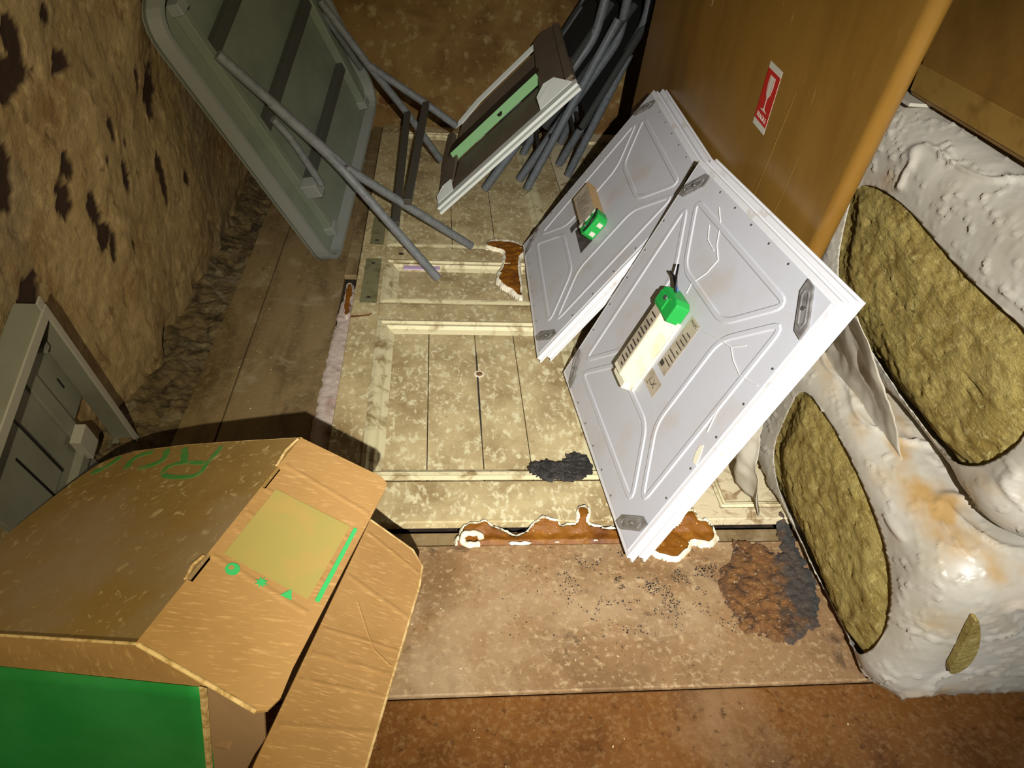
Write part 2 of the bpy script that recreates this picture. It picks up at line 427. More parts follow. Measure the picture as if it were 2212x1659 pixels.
# ------------------------------------------------------------------ the old panelled door lying flat
door = thing('panelled_door', 'old cream panelled door lying flat with worn paint and hinge plates', 'door', (.12, 1.0, 0))
def bar(name, x0, x1, y0, y1, z0=0.0, z1=DZ, material='door', parent=door, bev=.002):
    return box_obj(name, (x0, y0, z0), (x1, y1, z1), material, parent, bevel=bev)
XL, XR = -.222, .47
bar('stile', XL, -.148, .986, 3.262)
bar('stile', XR - .085, XR, .986, 3.262)
bar('rail', -.148, XR - .085, .986, 1.098)            # bottom rail
bar('rail', -.148, XR - .085, 1.705, 1.792)           # lower middle rail
bar('rail', -.148, XR - .085, 2.044, 2.128)           # upper middle rail
bar('rail', -.148, XR - .085, 3.178, 3.262)           # top rail
def panel_in(x0, x1, y0, y1, cuts, zt=.008):
    """sunk panel made of boards, with a stepped moulding round it"""
    xs = [x0] + cuts + [x1]
    for a, b in zip(xs, xs[1:]):
        bar('panel_board', a + (.0008 if a != x0 else 0), b - (.0008 if b != x1 else 0), y0, y1, 0, zt, 'door', door, .0012)
    p = [(x0, y0), (x1, y0), (x1, y1), (x0, y1)]
    prof = [(.0, DZ + .003), (.010, DZ + .006), (.016, DZ + .001), (.026, DZ + .002), (.032, DZ - .006), (.042, zt + .002), (.046, zt)]
    for k in range(4):
        (ax, ay), (bx, by) = p[k], p[(k + 1) % 4]
        dx, dy = (bx - ax), (by - ay); L = math.hypot(dx, dy); dx /= L; dy /= L; nxn, nyn = -dy, dx
        q = MB(); vs = []
        for (o, z) in prof:
            vs += [(ax + dx*o + nxn*o, ay + dy*o + nyn*o, z), (bx - dx*o + nxn*o, by - dy*o + nyn*o, z)]
        q.add(vs, [(2*i, 2*i+1, 2*i+3, 2*i+2) for i in range(len(prof) - 1)])
        q.build('moulding', 'moulding', door)
panel_in(-.148, XR - .085, 1.098, 1.705, [-.010, .112, .216])
panel_in(-.148, XR - .085, 1.792, 2.044, [])
panel_in(-.148, XR - .085, 2.128, 3.178, [.06, .2])
def hinge_plate(x0, x1, y0, y1):
    h = bar('hinge_plate', x0, x1, y0, y1, DZ, DZ + .0012, 'hinge', door, .0005)
    for yy in (y0 + .03, y1 - .03):
        MB().tube([((x0+x1)/2, yy, DZ + .0010), ((x0+x1)/2, yy, DZ + .0018)], .006, 10).build('screw_hole', 'ink', h, origin=door['org'])
hinge_plate(-.204, -.157, 1.792, 2.050)
hinge_plate(-.2, -.157, 2.14, 2.34)
k_ = MB().tube([(-.10, 2.085, DZ), (-.10, 2.085, DZ + .0008)], .008, 12).build('screw_hole', 'ink', door)
k_ = MB().tube([(.117, 1.484, .0075), (.117, 1.484, .0092)], .013, 14).build('knot_ring', 'fungus_rim', door)
k_ = MB().tube([(.117, 1.484, .0078), (.117, 1.484, .0098)], .0085, 12).build('knot_hole', 'rot', door)
bar('paint_streak', -.09, .02, 1.995, 2.018, .0145, .0185, 'lilac', door, .001)
# long split along the middle board and a broken corner by the hinge
MB().prism([(.112,1.6,.0),(.1145,1.56,.0),(.1142,1.30,.0),(.1115,1.2,.0),(.1095,1.34,.0),(.1105,1.56,.0)], (0,0,.0084)).build('split', 'ink', door)
MB().prism([(-.222,1.716,DZ),(-.19,1.722,DZ),(-.17,1.728,DZ),(-.165,1.745,DZ),(-.172,1.736,DZ),(-.192,1.729,DZ),(-.222,1.726,DZ)], (0,0,.0008)).build('split', 'rot', door)

# second door beside it, only its near corner shows between the lights and the bags
d2 = thing('panelled_door', 'second panelled door with flaking white paint beside the insulation bags', 'door', (.8, 1.0, 0))
X2 = .473
for (nm, a) in (('stile', (X2, .598, .986, 3.262)), ('stile', (1.04, 1.14, .986, 3.262)), ('rail', (.598, 1.04, .986, 1.018)), ('rail', (.598, 1.04, 3.16, 3.262))):
    bar(nm, *a, material='door_flake', parent=d2)
bar('panel_board', .598, 1.04, 1.018, 3.16, 0, .009, 'door_flake', d2)
for k, (ax, ay, bx, by) in enumerate(((.598, 1.018, 1.04, 1.018), (.598, 3.16, .598, 1.018))):
    q = MB(); prof = [(0, DZ), (.004, DZ + .004), (.010, DZ - .002), (.014, DZ - .001), (.022, .009)]
    dx, dy = bx - ax, by - ay; L = math.hypot(dx, dy); dx /= L; dy /= L; vs = []
    for (o, z) in prof: vs += [(ax + dx*o - dy*o, ay + dy*o + dx*o, z), (bx - dx*o - dy*o, by - dy*o + dx*o, z)]
    q.add(vs, [(2*i, 2*i+1, 2*i+3, 2*i+2) for i in range(len(prof) - 1)]); q.build('moulding', 'moulding', d2)

# pale mycelium along the left edge of the door, and a long dirty batten beside it
mb = MB()
poly = [(-.262, .99), (-.222, .99), (-.222, 1.88), (-.232, 1.93), (-.25, 1.9), (-.262, 1.75), (-.27, 1.4)]
q, vals = patch(smooth_poly(poly, 1), .006, lambda x, y, s: .0005 + min(.006, -s * .8) + .003 * fbm((x, y, 0), 40), (-1, 0), (.004, 40))
tag(q.build('mycelium_growth', 'mycelium', origin=(-.245, 1.4, 0)), 'pale pinkish mycelium strip along the edge of the door', 'fungus')
b_ = box_obj('wooden_batten', (-.262, 1.96, -.004), (-.226, 3.26, .012), 'board3', bevel=.002, origin=(-.245, 2.6, -.004))
tag(b_, 'dirty wooden batten lying along the hinge edge of the door', 'batten')
b_ = box_obj('cardboard_offcut', (-.40, 2.70, 0), (-.30, 3.24, .12), 'card_inner', bevel=.004, origin=(-.35, 2.97, 0))
tag(b_, 'low brown cardboard box on the floor behind the folding table', 'box')

# ------------------------------------------------------------------ dry rot and mould on the floor
def fungus(name, poly, label, base, hb, rim_w, org, cell=.0035, body='fungus', rim='fungus_rim', cat='fungus', wob=(.0045, 55)):
    poly = smooth_poly(poly, 2)
    t = thing(name, label, cat, org)
    def h1(x, y, s): return base(x, y) + hb * (1 - math.exp(s / .008)) * (.75 + .35 * fbm((x, y, 1), 45))
    def h2(x, y, s):
        u = max(0, min(1, -s / rim_w)); return base(x, y) - .004 + (hb * .9 + .005) * math.sin(min(1, u * 1.1) * PI * .62) + .0015 * fbm((x, y, 2), 160)
    a, _ = patch(poly, cell, lambda x, y, s: h1(x, y, s), (-9, -rim_w * .72), wob); a.build('fruit_body', body, t)
    b, _ = patch(poly, cell, h2, (-rim_w, 0.0), wob); b.build('rim', rim, t)
    return t
def door_edge(x, y):                                   # height of the ground across the near edge of the doors
    if y > .992: return DZ
    if y < .9445: return -.03
    return DZ * max(0, (y - .962) / .03) if y > .962 else 0.0
F1 = [(.042,.945),(.052,.971),(.067,.986),(.088,.987),(.11,.99),(.128,.981),(.146,.97),(.162,.966),(.171,.964),(.193,.977),(.208,.994),(.221,.997),(.242,.993),(.255,.99),(.262,.979),(.284,.984),(.288,1.01),(.298,1.021),(.312,1.024),(.324,1.015),(.323,1.001),(.313,.987),(.326,.978),(.344,.978),(.361,.977),(.40,.966),(.40,.925),(.303,.925),(.235,.925),(.16,.925),(.094,.925),(.07,.925),(.045,.93)]
F2 = [(.44,.957),(.488,.975),(.507,.998),(.53,1.015),(.543,1.006),(.541,.989),(.559,.989),(.572,.974),(.579,.952),(.569,.935),(.54,.925),(.528,.931),(.517,.936),(.512,.92),(.5,.907),(.48,.894),(.462,.892),(.439,.903),(.417,.917),(.414,.938)]
F3 = [(.157,2.143),(.166,2.169),(.188,2.19),(.223,2.195),(.258,2.188),(.282,2.166),(.30,2.16),(.30,2.105),(.275,2.067),(.27,2.028),(.266,1.956),(.262,1.822),(.25,1.808),(.23,1.846),(.218,1.871),(.189,1.902),(.182,1.937),(.192,1.951),(.187,1.974),(.203,2.009),(.214,2.069),(.217,2.109),(.181,2.119)]
F4 = [(-.253,1.881),(-.243,1.921),(-.226,1.896),(-.224,1.819),(-.224,1.723),(-.237,1.722),(-.248,1.745)]
fungus('dry_rot_fungus', F1, 'long brown dry rot fungus with white rim along the door end', door_edge, .011, .0085, (.2, .96, 0))
fungus('dry_rot_fungus', F2, 'scalloped brown fungus with white edge under the near panel corner', lambda x, y: max(0.0, door_edge(x, y)), .012, .0085, (.5, .95, 0))
fungus('dry_rot_fungus', F3, 'upright brown fungus on the door against the far panel light', lambda x, y: DZ - .002, .014, .011, (.23, 2.0, DZ), cell=.005)
fungus('dry_rot_fungus', F4, 'small brown fungus in the pale mycelium beside the hinge plate', lambda x, y: .012, .006, .006, (-.238, 1.81, .01), cell=.004, rim='mycelium')
# a curled white fungus ring
ring = [(.078 + .018 * math.cos(a), .944 + .016 * math.sin(a), .018 + .002 * math.sin(3 * a)) for a in [2*PI*i/22 for i in range(20)]]
tag(MB().tube(ring, [.006 + .001 * math.sin(i * 1.7) for i in range(20)], 10).build('fungus_ring', 'fungus_rim', origin=(.078, .944, .012)), 'small curled white fungus ring at the end of the door', 'fungus')
for i, (x, y, r) in enumerate(((.172,.938,.016),(.243,.940,.009),(.325,.942,.008))):
    vs = [(x + (r * 1.5 if abs(math.cos(a)) > 0 else r) * math.cos(a), y + .35 * r * math.sin(a)) for a in [2*PI*j/12 for j in range(12)]]
    q, _ = patch(vs, .003, lambda X, Y, s: .010 + min(.006, -s * 1.2), (-1, 0), (.004, 60))
    tag(q.build('white_fungus_bud', 'fungus_rim', origin=(x, y, .008)), ('widest flat white fungus bud, beside the curled white ring', 'white fungus bud between the widest bud and the panel corner', 'smallest white fungus bud, close to the panel light corner')[i], 'fungus', 'white fungus buds')
# black mould on the moulding of the door
M1 = [(.203,1.127),(.215,1.153),(.235,1.159),(.254,1.163),(.271,1.152),(.287,1.162),(.294,1.179),(.314,1.186),(.333,1.183),(.344,1.166),(.346,1.136),(.344,1.106),(.329,1.103),(.315,1.097),(.285,1.085),(.269,1.097),(.254,1.091),(.24,1.088),(.224,1.101),(.211,1.11)]
q, vals = patch(smooth_poly(M1, 1), .003, lambda x, y, s: (DZ + .004 if y < 1.148 else DZ - .002) + min(.004, -s * .6) + .003 * fbm((x, y, 0), 110, 4), (-1, 0), (.006, 90))
tag(q.build('mould_patch', 'mould', origin=(.28, 1.13, DZ)), 'crusty black mould patch on the moulding of the cream door', 'mould')
# rotten brown and grey crust on the board beside the bags
M2 = [(.538,.832),(.551,.87),(.584,.892),(.598,.923),(.596,.942),(.621,.947),(.65,.941),(.67,.922),(.679,.903),(.695,.917),(.708,.975),(.715,1.0),(.722,1.005),(.735,.984),(.735,.959),(.735,.925),(.735,.897),(.735,.862),(.735,.827),(.716,.766),(.702,.744),(.672,.729),(.647,.711),(.618,.707),(.602,.717),(.598,.726),(.575,.729),(.556,.733),(.552,.752),(.551,.767),(.546,.795)]
q, vals = patch(smooth_poly(M2, 1), .0035, lambda x, y, s: (0.0 if y < .975 else DZ * min(1, (y - .975) / .02)) + min(.007, -s * .7) + .006 * fbm((x, y, 0), 70, 5), (-1, 0), (.008, 60))
grey = [min(1, max(0, (x - .655 - .25 * (y - .85)) / .03 + .9 * fbm((x, y, 8), 40))) * (1 if y > .76 else .55) for (x, y, s) in vals]
edge_g = [min(1, .85 * g + .6 * max(0, min(1, (s + .02) / .02)) * (.5 + fbm((s, g, 3), 40))) for g, (x, y, s) in zip(grey, vals)]
tag(q.build('rotten_crust', 'rot', origin=(.64, .83, 0), attrs={'grey': edge_g}), 'crusty brown and grey rot patch on the board beside the bags', 'rot')
# fine black mould speckle on the near floor board
random.seed(3); mb = MB(); k = 0
while k < 1500:
    x = random.gauss(.44, .12); y = random.gauss(.86, .055)
    if not (.12 < x < .68 and .645 < y < .94): continue
    if fbm((x, y, 0), 22, 4) < .12: continue
    k += 1; r = random.uniform(.0004, .0016); a = random.uniform(0, PI); e = random.uniform(.4, 1)
    M = Matrix.Translation((x, y, 0)) @ Matrix.Rotation(a, 4, 'Z')
    mb.prism([(-r, -r*e*.6, 0), (r*.3, -r*e, 0), (r*1.4, r*e*.2, 0), (.2*r, r*e, 0), (-r*.9, r*e*.5, 0)], (0, 0, .0005), M)
tag(mb.build('mould_speckle', 'mould', origin=(.44, .86, 0)), 'fine black mould speckle on the board in front of the light panel', 'mould', kind='stuff')
# loose chips and dust lying about
random.seed(7); mb = MB()
for i in range(150):
    if i < 36: x, y, z = random.uniform(-.5, -.27), random.uniform(1.25, 2.1), 0
    elif i < 96: x, y, z = random.uniform(-.1, .7), random.uniform(.46, .93), 0
    else: x, y, z = random.uniform(-.1, .4), random.uniform(1.15, 1.65), .008
    r = random.uniform(.0004, .0011); a = random.uniform(0, PI)
    M = Matrix.Translation((x, y, z)) @ Matrix.Rotation(a, 4, 'Z')
    mb.box((-r * random.uniform(1, 3), -r, 0), (r, r, r * .8), M)
tag(mb.build('scattered_chips', 'chip', origin=(.1, 1.0, 0)), 'tiny pale chips and dust scattered over the floor boards', 'debris', kind='stuff')

# ------------------------------------------------------------------ ceiling panel lights
SZ = .597
def light_panel(name, label, B, e, u, kind, group=None, back=True):
    """local x runs up the panel, y along its lower edge, z out of its back"""
    M = frame(B, u, e)
    t = thing(name, label, 'light panel', matrix=M, group=group)
    T = .011
    fr = MB()
    for (lo, hi) in (((0,0,-T),(.012,SZ,0)), ((SZ-.012,0,-T),(SZ,SZ,0)), ((.012,0,-T),(SZ-.012,.012,0)), ((.012,SZ-.012,-T),(SZ-.012,SZ,0))):
        fr.box(lo, hi)
    fr.build('frame', 'white_frame', t, bevel=.001)
    # stepped back lip of the frame
    lip = MB()
    for (lo, hi) in (((-.004,-.004,-T-.004),(.006,SZ+.004,-T)), ((SZ-.006,-.004,-T-.004),(SZ+.004,SZ+.004,-T)), ((.006,-.004,-T-.004),(SZ-.006,.006,-T)), ((.006,SZ-.006,-T-.004),(SZ-.006,SZ+.004,-T))):
        lip.box(lo, hi)
    lip.build('front_lip', 'white_frame', t, bevel=.0008)
    box_obj('diffuser', (.006, .006, -T - .003), (SZ - .006, SZ - .006, -T + .001), 'diffuser', t)
    bp = box_obj('back_plate', (.010, .010, -.004), (SZ - .010, SZ - .010, .0015), 'white_enamel', t, bevel=.0008)
    c = SZ / 2
    base = [(.535, .085), (.535, .512), (.425, .402), (.425, .195)]
    for k in range(4):
        pts = []
        for (x, y) in base:
            dx, dy = x - c, y - c
            for _ in range(k): dx, dy = -dy, dx
            pts.append((c + dx, c + dy))
        pth = [(x, y, .0012) for x, y in rounded(pts, .03, 5)]
        MB().ribbon(pth, .015, .0024).build('pressed_rib', 'white_enamel', bp)
    for k in range(4):
        for q in range(7):
            s = .07 + q * (SZ - .14) / 6
            x, y = ((s, .017), (SZ - .017, s), (s, SZ - .017), (.017, s))[k]
            MB().tube([(x, y, .001), (x, y, .0032)], .0022, 8).build('screw', 'screw', bp)
    if not back: return t
    for k in range(4):
        a = (.05, SZ - .05)
        x, y, s = ((.046,.046,1), (SZ-.046,.046,-1), (SZ-.046,SZ-.046,1), (.046,SZ-.046,-1))[k]
        d = Vector((1, -s, 0)).normalized(); n = Vector((s, 1, 0)).normalized(); o = Vector((x, y, .0016))
        pl = [o + d*p + n*q2 for p, q2 in ((-.052, 0), (-.034, .014), (.034, .014), (.052, 0), (.034, -.014), (-.034, -.014))]
        br = MB().prism(pl, (0, 0, .004)).build('corner_bracket', 'bracket', t, bevel=.0012)
        MB().ribbon([o + d*p*.8 + n*q2*.6 + Vector((0,0,.004)) for p, q2 in ((-.04,0),(-.03,.012),(.03,.012),(.04,0),(.03,-.012),(-.03,-.012))], .004, .0015).build('bracket_rim', 'bracket', br)
        MB().tube([o + Vector((0,0,.003)), o + Vector((0,0,.0065))], .004, 8).build('bracket_pin', 'screw', br)
    z0 = .0015
    if kind == 'up':                                    # driver runs up the panel, green terminal at the top
        dr = MB().prism([(.185, .298, z0), (.185, .296, z0 + .006), (.185, .332, z0 + .030), (.185, .371, z0 + .030), (.185, .374, z0 + .026), (.185, .374, z0)], (.167, 0, 0)).build('driver', 'drv_white', t, bevel=.0015)
        box_obj('driver_rim', (.178, .294, z0), (.352, .378, z0 + .006), 'drv_white', dr, bevel=.001)
        box_obj('driver_end', (.170, .306, z0), (.186, .368, z0 + .024), 'drv_white', dr, bevel=.002)
        def SL(x, f, h=0): return Vector((x, .334 + .036 * f, z0 + .030 + h))
        lb = MB().prism([SL(.196, .05, .0002), SL(.345, .05, .0002), SL(.345, .95, .0002), SL(.196, .95, .0002)], (0, 0, .0004)).build('driver_label', 'label', dr)
        for i in range(13):
            x0 = .203 + i * .0104; f1_ = (.5, .85, .62, .9, .7, .85, .45, .8, .9, .6, .85, .5, .8)[i]
            MB().prism([SL(x0, .15, .0008), SL(x0 + .0035, .15, .0008), SL(x0 + .0035, f1_, .0008), SL(x0, f1_, .0008)], (0, 0, .0002)).build('print', 'ink', lb)
        tm = MB().prism([(.345, .298, z0), (.385, .298, z0), (.392, .312, z0), (.392, .362, z0), (.385, .376, z0), (.345, .376, z0)], (0, 0, .033)).build('terminal_cover', 'green_term', dr, bevel=.003)
        box_obj('cover_step', (.352, .330, z0 + .033), (.378, .372, z0 + .037), 'green_term', dr, bevel=.002)
        MB().tube([(.376, .340, z0 + .036), (.376, .340, z0 + .0395)], .005, 12).build('terminal_screw', 'screw', dr)
        for i, (pts, cm) in enumerate((([(.388,.345,z0+.02),(.405,.345,z0+.03),(.418,.362,z0+.032),(.432,.388,z0+.026)], 'black'), ([(.388,.352,z0+.016),(.402,.36,z0+.024),(.408,.385,z0+.022),(.405,.412,z0+.018)], 'black'), ([(.386,.350,z0+.01),(.398,.36,z0+.018),(.402,.384,z0+.016)], 'blue'))):
            MB().tube(pts, .0024, 8).build('wire', cm, dr)
        l1 = box_obj('rating_label', (.262, .240, z0), (.384, .282, z0 + .0006), 'label', t)
        for i in range(8):
            x0 = .283 + i * .010; hh = (.030, .026, .033, .012, .030, .024, .028, .018)[i]
            box_obj('print', (x0, .245, z0 + .0006), (x0 + .0022, .245 + hh, z0 + .001), 'ink', l1)
        text_mb('PHILIPS', .0085, Matrix.Translation((.376, .262, z0 + .0006)) @ Matrix.Rotation(-PI/2, 4, 'Z'), .0002).build('maker_name', 'ink', l1)
        for (a, b2) in (((.268,.266),(.278,.280)),): box_obj('print', (a[0], a[1], z0 + .0006), (b2[0], b2[1], z0 + .001), 'ink', l1)
        l2 = box_obj('marking_label', (.214, .230, z0), (.247, .290, z0 + .0006), 'label', t)
        for (pa, pb) in (((.224,.246),(.238,.262)), ((.238,.246),(.224,.262))):
            MB().ribbon([(pa[0],pa[1],z0+.0006),(pb[0],pb[1],z0+.0006)], .0016, .0003, closed=False).build('print', 'ink', l2)
        for (pa, pb) in (((.226,.256),(.226,.276)), ((.226,.276),(.238,.270)), ((.220,.270),(.220,.282))):
            MB().ribbon([(pa[0],pa[1],z0+.0006),(pb[0],pb[1],z0+.0006)], .0014, .0003, closed=False).build('print', 'ink', l2)
        for pth in ([(.558,.424),(.538,.384),(.507,.354),(.491,.321),(.458,.327),(.42,.35),(.399,.344)], [(.521,.417),(.5,.39),(.496,.352)], [(.377,.247),(.4,.179),(.413,.133),(.402,.105),(.397,.068),(.413,.02)], [(.413,.133),(.437,.104)], [(.342,.061),(.315,.054),(.287,.044)]):
            MB().tube([(x, y, z0 + .0006) for x, y in pth], .0013, 6).build('mycelium_strand', 'diffuser', t)
        MB().prism([(.235,.012,z0),(.25,.018,z0),(.268,.03,z0),(.262,.036,z0),(.248,.034,z0),(.232,.024,z0)], (0,0,.0012)).build('dried_smear', 'drv_white', t)
    else:                                               # driver runs along the panel, green terminal at the near end
        dr = box_obj('driver', (.258, .268, z0), (.322, .448, z0 + .030), 'drv_tan', t, bevel=.002)
        lb = box_obj('driver_top', (.262, .275, z0 + .0298), (.318, .440, z0 + .0308), 'label', dr)
        for i in range(10):
            y0 = .285 + i * .0145; hh = (.03, .02, .036, .028, .012, .034, .03, .022, .036, .018)[i]
            box_obj('print', (.268, y0, z0 + .0306), (.268 + hh, y0 + .0022, z0 + .0311), 'ink', lb)
        box_obj('driver_end', (.266, .446, z0), (.314, .458, z0 + .022), 'label', dr, bevel=.001)
        MB().prism([(.256, .272, z0), (.256, .236, z0), (.266, .226, z0), (.316, .226, z0), (.326, .238, z0), (.326, .272, z0)], (0, 0, .033)).build('terminal_cover', 'green_term', dr, bevel=.003)
        for (x0, x1) in ((.258, .272), (.282, .300), (.310, .322)):
            box_obj('cover_clip', (x0, .266, z0 + .033), (x1, .276, z0 + .035), 'sticker_white', dr)
        for (x0, x1) in ((.270, .282), (.300, .312)):
            box_obj('cover_clip', (x0, .2245, z0 + .006), (x1, .2265, z0 + .02), 'sticker_white', dr)
        MB().tube([(.275, .256, z0 + .032), (.275, .256, z0 + .036)], .005, 12).build('terminal_screw', 'screw', dr)
        MB().tube([(.318,.276,z0+.026),(.327,.262,z0+.034),(.318,.236,z0+.038),(.292,.228,z0+.036),(.268,.234,z0+.034)], .0022, 8).build('wire', 'black', dr)
        box_obj('dark_label', (.200, .362, z0), (.262, .392, z0 + .0006), 'label_dark', t)
        l2 = box_obj('dark_label', (.216, .226, z0), (.262, .350, z0 + .0006), 'label_dark', t)
        box_obj('print', (.220, .232, z0 + .0006), (.258, .238, z0 + .001), 'ink', l2)
    return t

def pair(B, L, R, kind, lab_f, lab_b, grp, sep, shift):
    B = Vector(B); e = (Vector(L) - B); u = (Vector(R) - B)
    n = Vector(u).cross(e).normalized()
    light_panel('ceiling_light_panel', lab_f, B, e, u, kind)
    eh = e.normalized(); uh = u.normalized()
    light_panel('ceiling_light_panel', lab_b, B - n * sep + eh * shift[0] + uh * shift[1], e, u, kind, back=False)
pair((.364,.872,.043), (.327,1.468,.033), (.6,.9,.590), 'up',
     'white square ceiling light panel with long ivory driver and green terminal', 'white ceiling light panel hidden behind the one with the long driver', 'near', .0200, (-.003, .011))
pair((.265,1.52,.033), (.279,2.117,.042), (.59,1.5,.533), 'along',
     'white square ceiling light panel with short tan driver leaning beside the chairs', 'white ceiling light panel hidden behind the one with the short tan driver', 'far', .0200, (.004, .017))

# ------------------------------------------------------------------ tall brown card sheet with the sticker
sh = thing('cardboard_sheet', 'tall flat brown cardboard pack with red fragile sticker standing upright', 'cardboard', (.67, 1.7, DZ))
mb = MB(); X0, X1, Y0, Y1, Z0, Z1 = .6505, .6845, 1.122, 2.44, .0095, 1.55
rr = .017
prof = [(X0 + rr - rr * math.cos(PI * j / 8), Y0 + rr - rr * math.sin(PI * j / 8)) for j in range(9)] + [(X1, Y1), (X0, Y1)]
k = len(prof)
vs = [(x, y - .197 * (z - .5), z) for z in (Z0, Z1) for x, y in prof]
fs = [(i, (i + 1) % k, k + (i + 1) % k, k + i) for i in range(k)]
mb.add(vs, fs, True); mb.add(vs[:k], [tuple(range(k - 1, -1, -1))]); mb.add(vs[k:], [tuple(range(k))])
ob = mb.build('board', 'sheet', sh)
es = ob.modifiers.new('edges', 'EDGE_SPLIT'); es.split_angle = math.radians(40)
def on_sheet(pts, h=.0006): return [Vector((X0 - .0002, y, z)) for y, z in pts]
MB().prism(on_sheet([(1.338,.764),(1.3365,.764),(1.389,.536),(1.391,.536)]), (-.0006,0,0)).build('crease', 'tape', sh)
MB().prism(on_sheet([(1.25,.69),(1.249,.69),(1.295,.50),(1.2965,.50)]), (-.0005,0,0)).build('crease', 'tape', sh)
MB().prism(on_sheet([(1.93,.79),(1.89,.80),(1.895,.83),(1.93,.825)]), (-.0006,0,0)).build('tape_patch', 'tape', sh)
# sticker: plate, red field, glass and word
Ms = frame((X0 - .0005, 1.487, .661), (0, -.066, -.004), (0, -.028, .118))
st = MB().prism([(0,0,0),(.066,0,0),(.066,.122,0),(0,.122,0)], (0,0,.0005), Ms).build('fragile_sticker', 'sticker_white', sh)
st['label'] = 'red and white fragile sticker with a wine glass'
MB().prism([(0,.013,.0005),(.066,.013,.0005),(.066,.110,.0005),(0,.110,.0005)], (0,0,.0002), Ms).build('red_field', 'sticker_red', st, origin=sh['org'])
glass = [(.020,.102),(.046,.102),(.047,.085),(.044,.070),(.036,.061),(.0345,.058),(.0345,.042),(.037,.039),(.050,.036),(.050,.0355),(.016,.0355),(.016,.036),(.029,.039),(.0315,.042),(.0315,.058),(.030,.061),(.022,.070),(.019,.085)]
MB().prism([(x,y,.0007) for x,y in glass], (0,0,.0003), Ms).build('glass_sign', 'sticker_white', st, origin=sh['org'])
for s in (-1, 1):
    MB().ribbon([Ms @ Vector((.033 + s*.0095, y, .001)) if y > .075 else Ms @ Vector((.033 + s*.0075, y, .001)) for y in (.1,.09,.078,.070)], .0012, .0002, up=(Ms.to_3x3() @ Vector((0,0,1))), closed=False).build('glass_line', 'sticker_red', st, origin=sh['org'])
text_mb('FRAGILE', .0135, Ms @ Matrix.Translation((.033, .023, .0008)), .0002).build('lettering', 'sticker_white', st, origin=sh['org'])

# ------------------------------------------------------------------ bags of mineral wool
def cuboid_patch(lo, hi, n, rad, disp):
    """rounded, displaced box made of six grids; returns a list of (points, faces, side)"""
    lo = Vector(lo); hi = Vector(hi); cen = (lo + hi) / 2; half = (hi - lo) / 2
    core = Vector([max(.001, h - rad) for h in half])
    sides = []
    for ax in range(3):
        for sg in (-1, 1):
            a, b = [(1, 2), (0, 2), (0, 1)][ax]
            na = max(4, int(n * half[a] * 2)); nb = max(4, int(n * half[b] * 2)); vs = []
            for j in range(nb + 1):
                for i in range(na + 1):
                    p = Vector((0, 0, 0)); p[ax] = sg * half[ax]
                    p[a] = half[a] * (2*i/na - 1); p[b] = half[b] * (2*j/nb - 1)
                    q = Vector([max(-core[k], min(core[k], p[k])) for k in range(3)])
                    d = p - q
                    if d.length > 1e-9: d.normalize()
                    w = cen + q + d * rad
                    vs.append(w + disp(w, d, ax, sg))
            fs = []
            flip = (sg > 0) != (ax == 1)
            for j in range(nb):
                for i in range(na):
                    t = j*(na+1)+i; f = [t, t+1, t+na+2, t+na+1]
                    fs.append(f if flip else f[::-1])
            sides.append((vs, fs, ax, sg))
    return sides

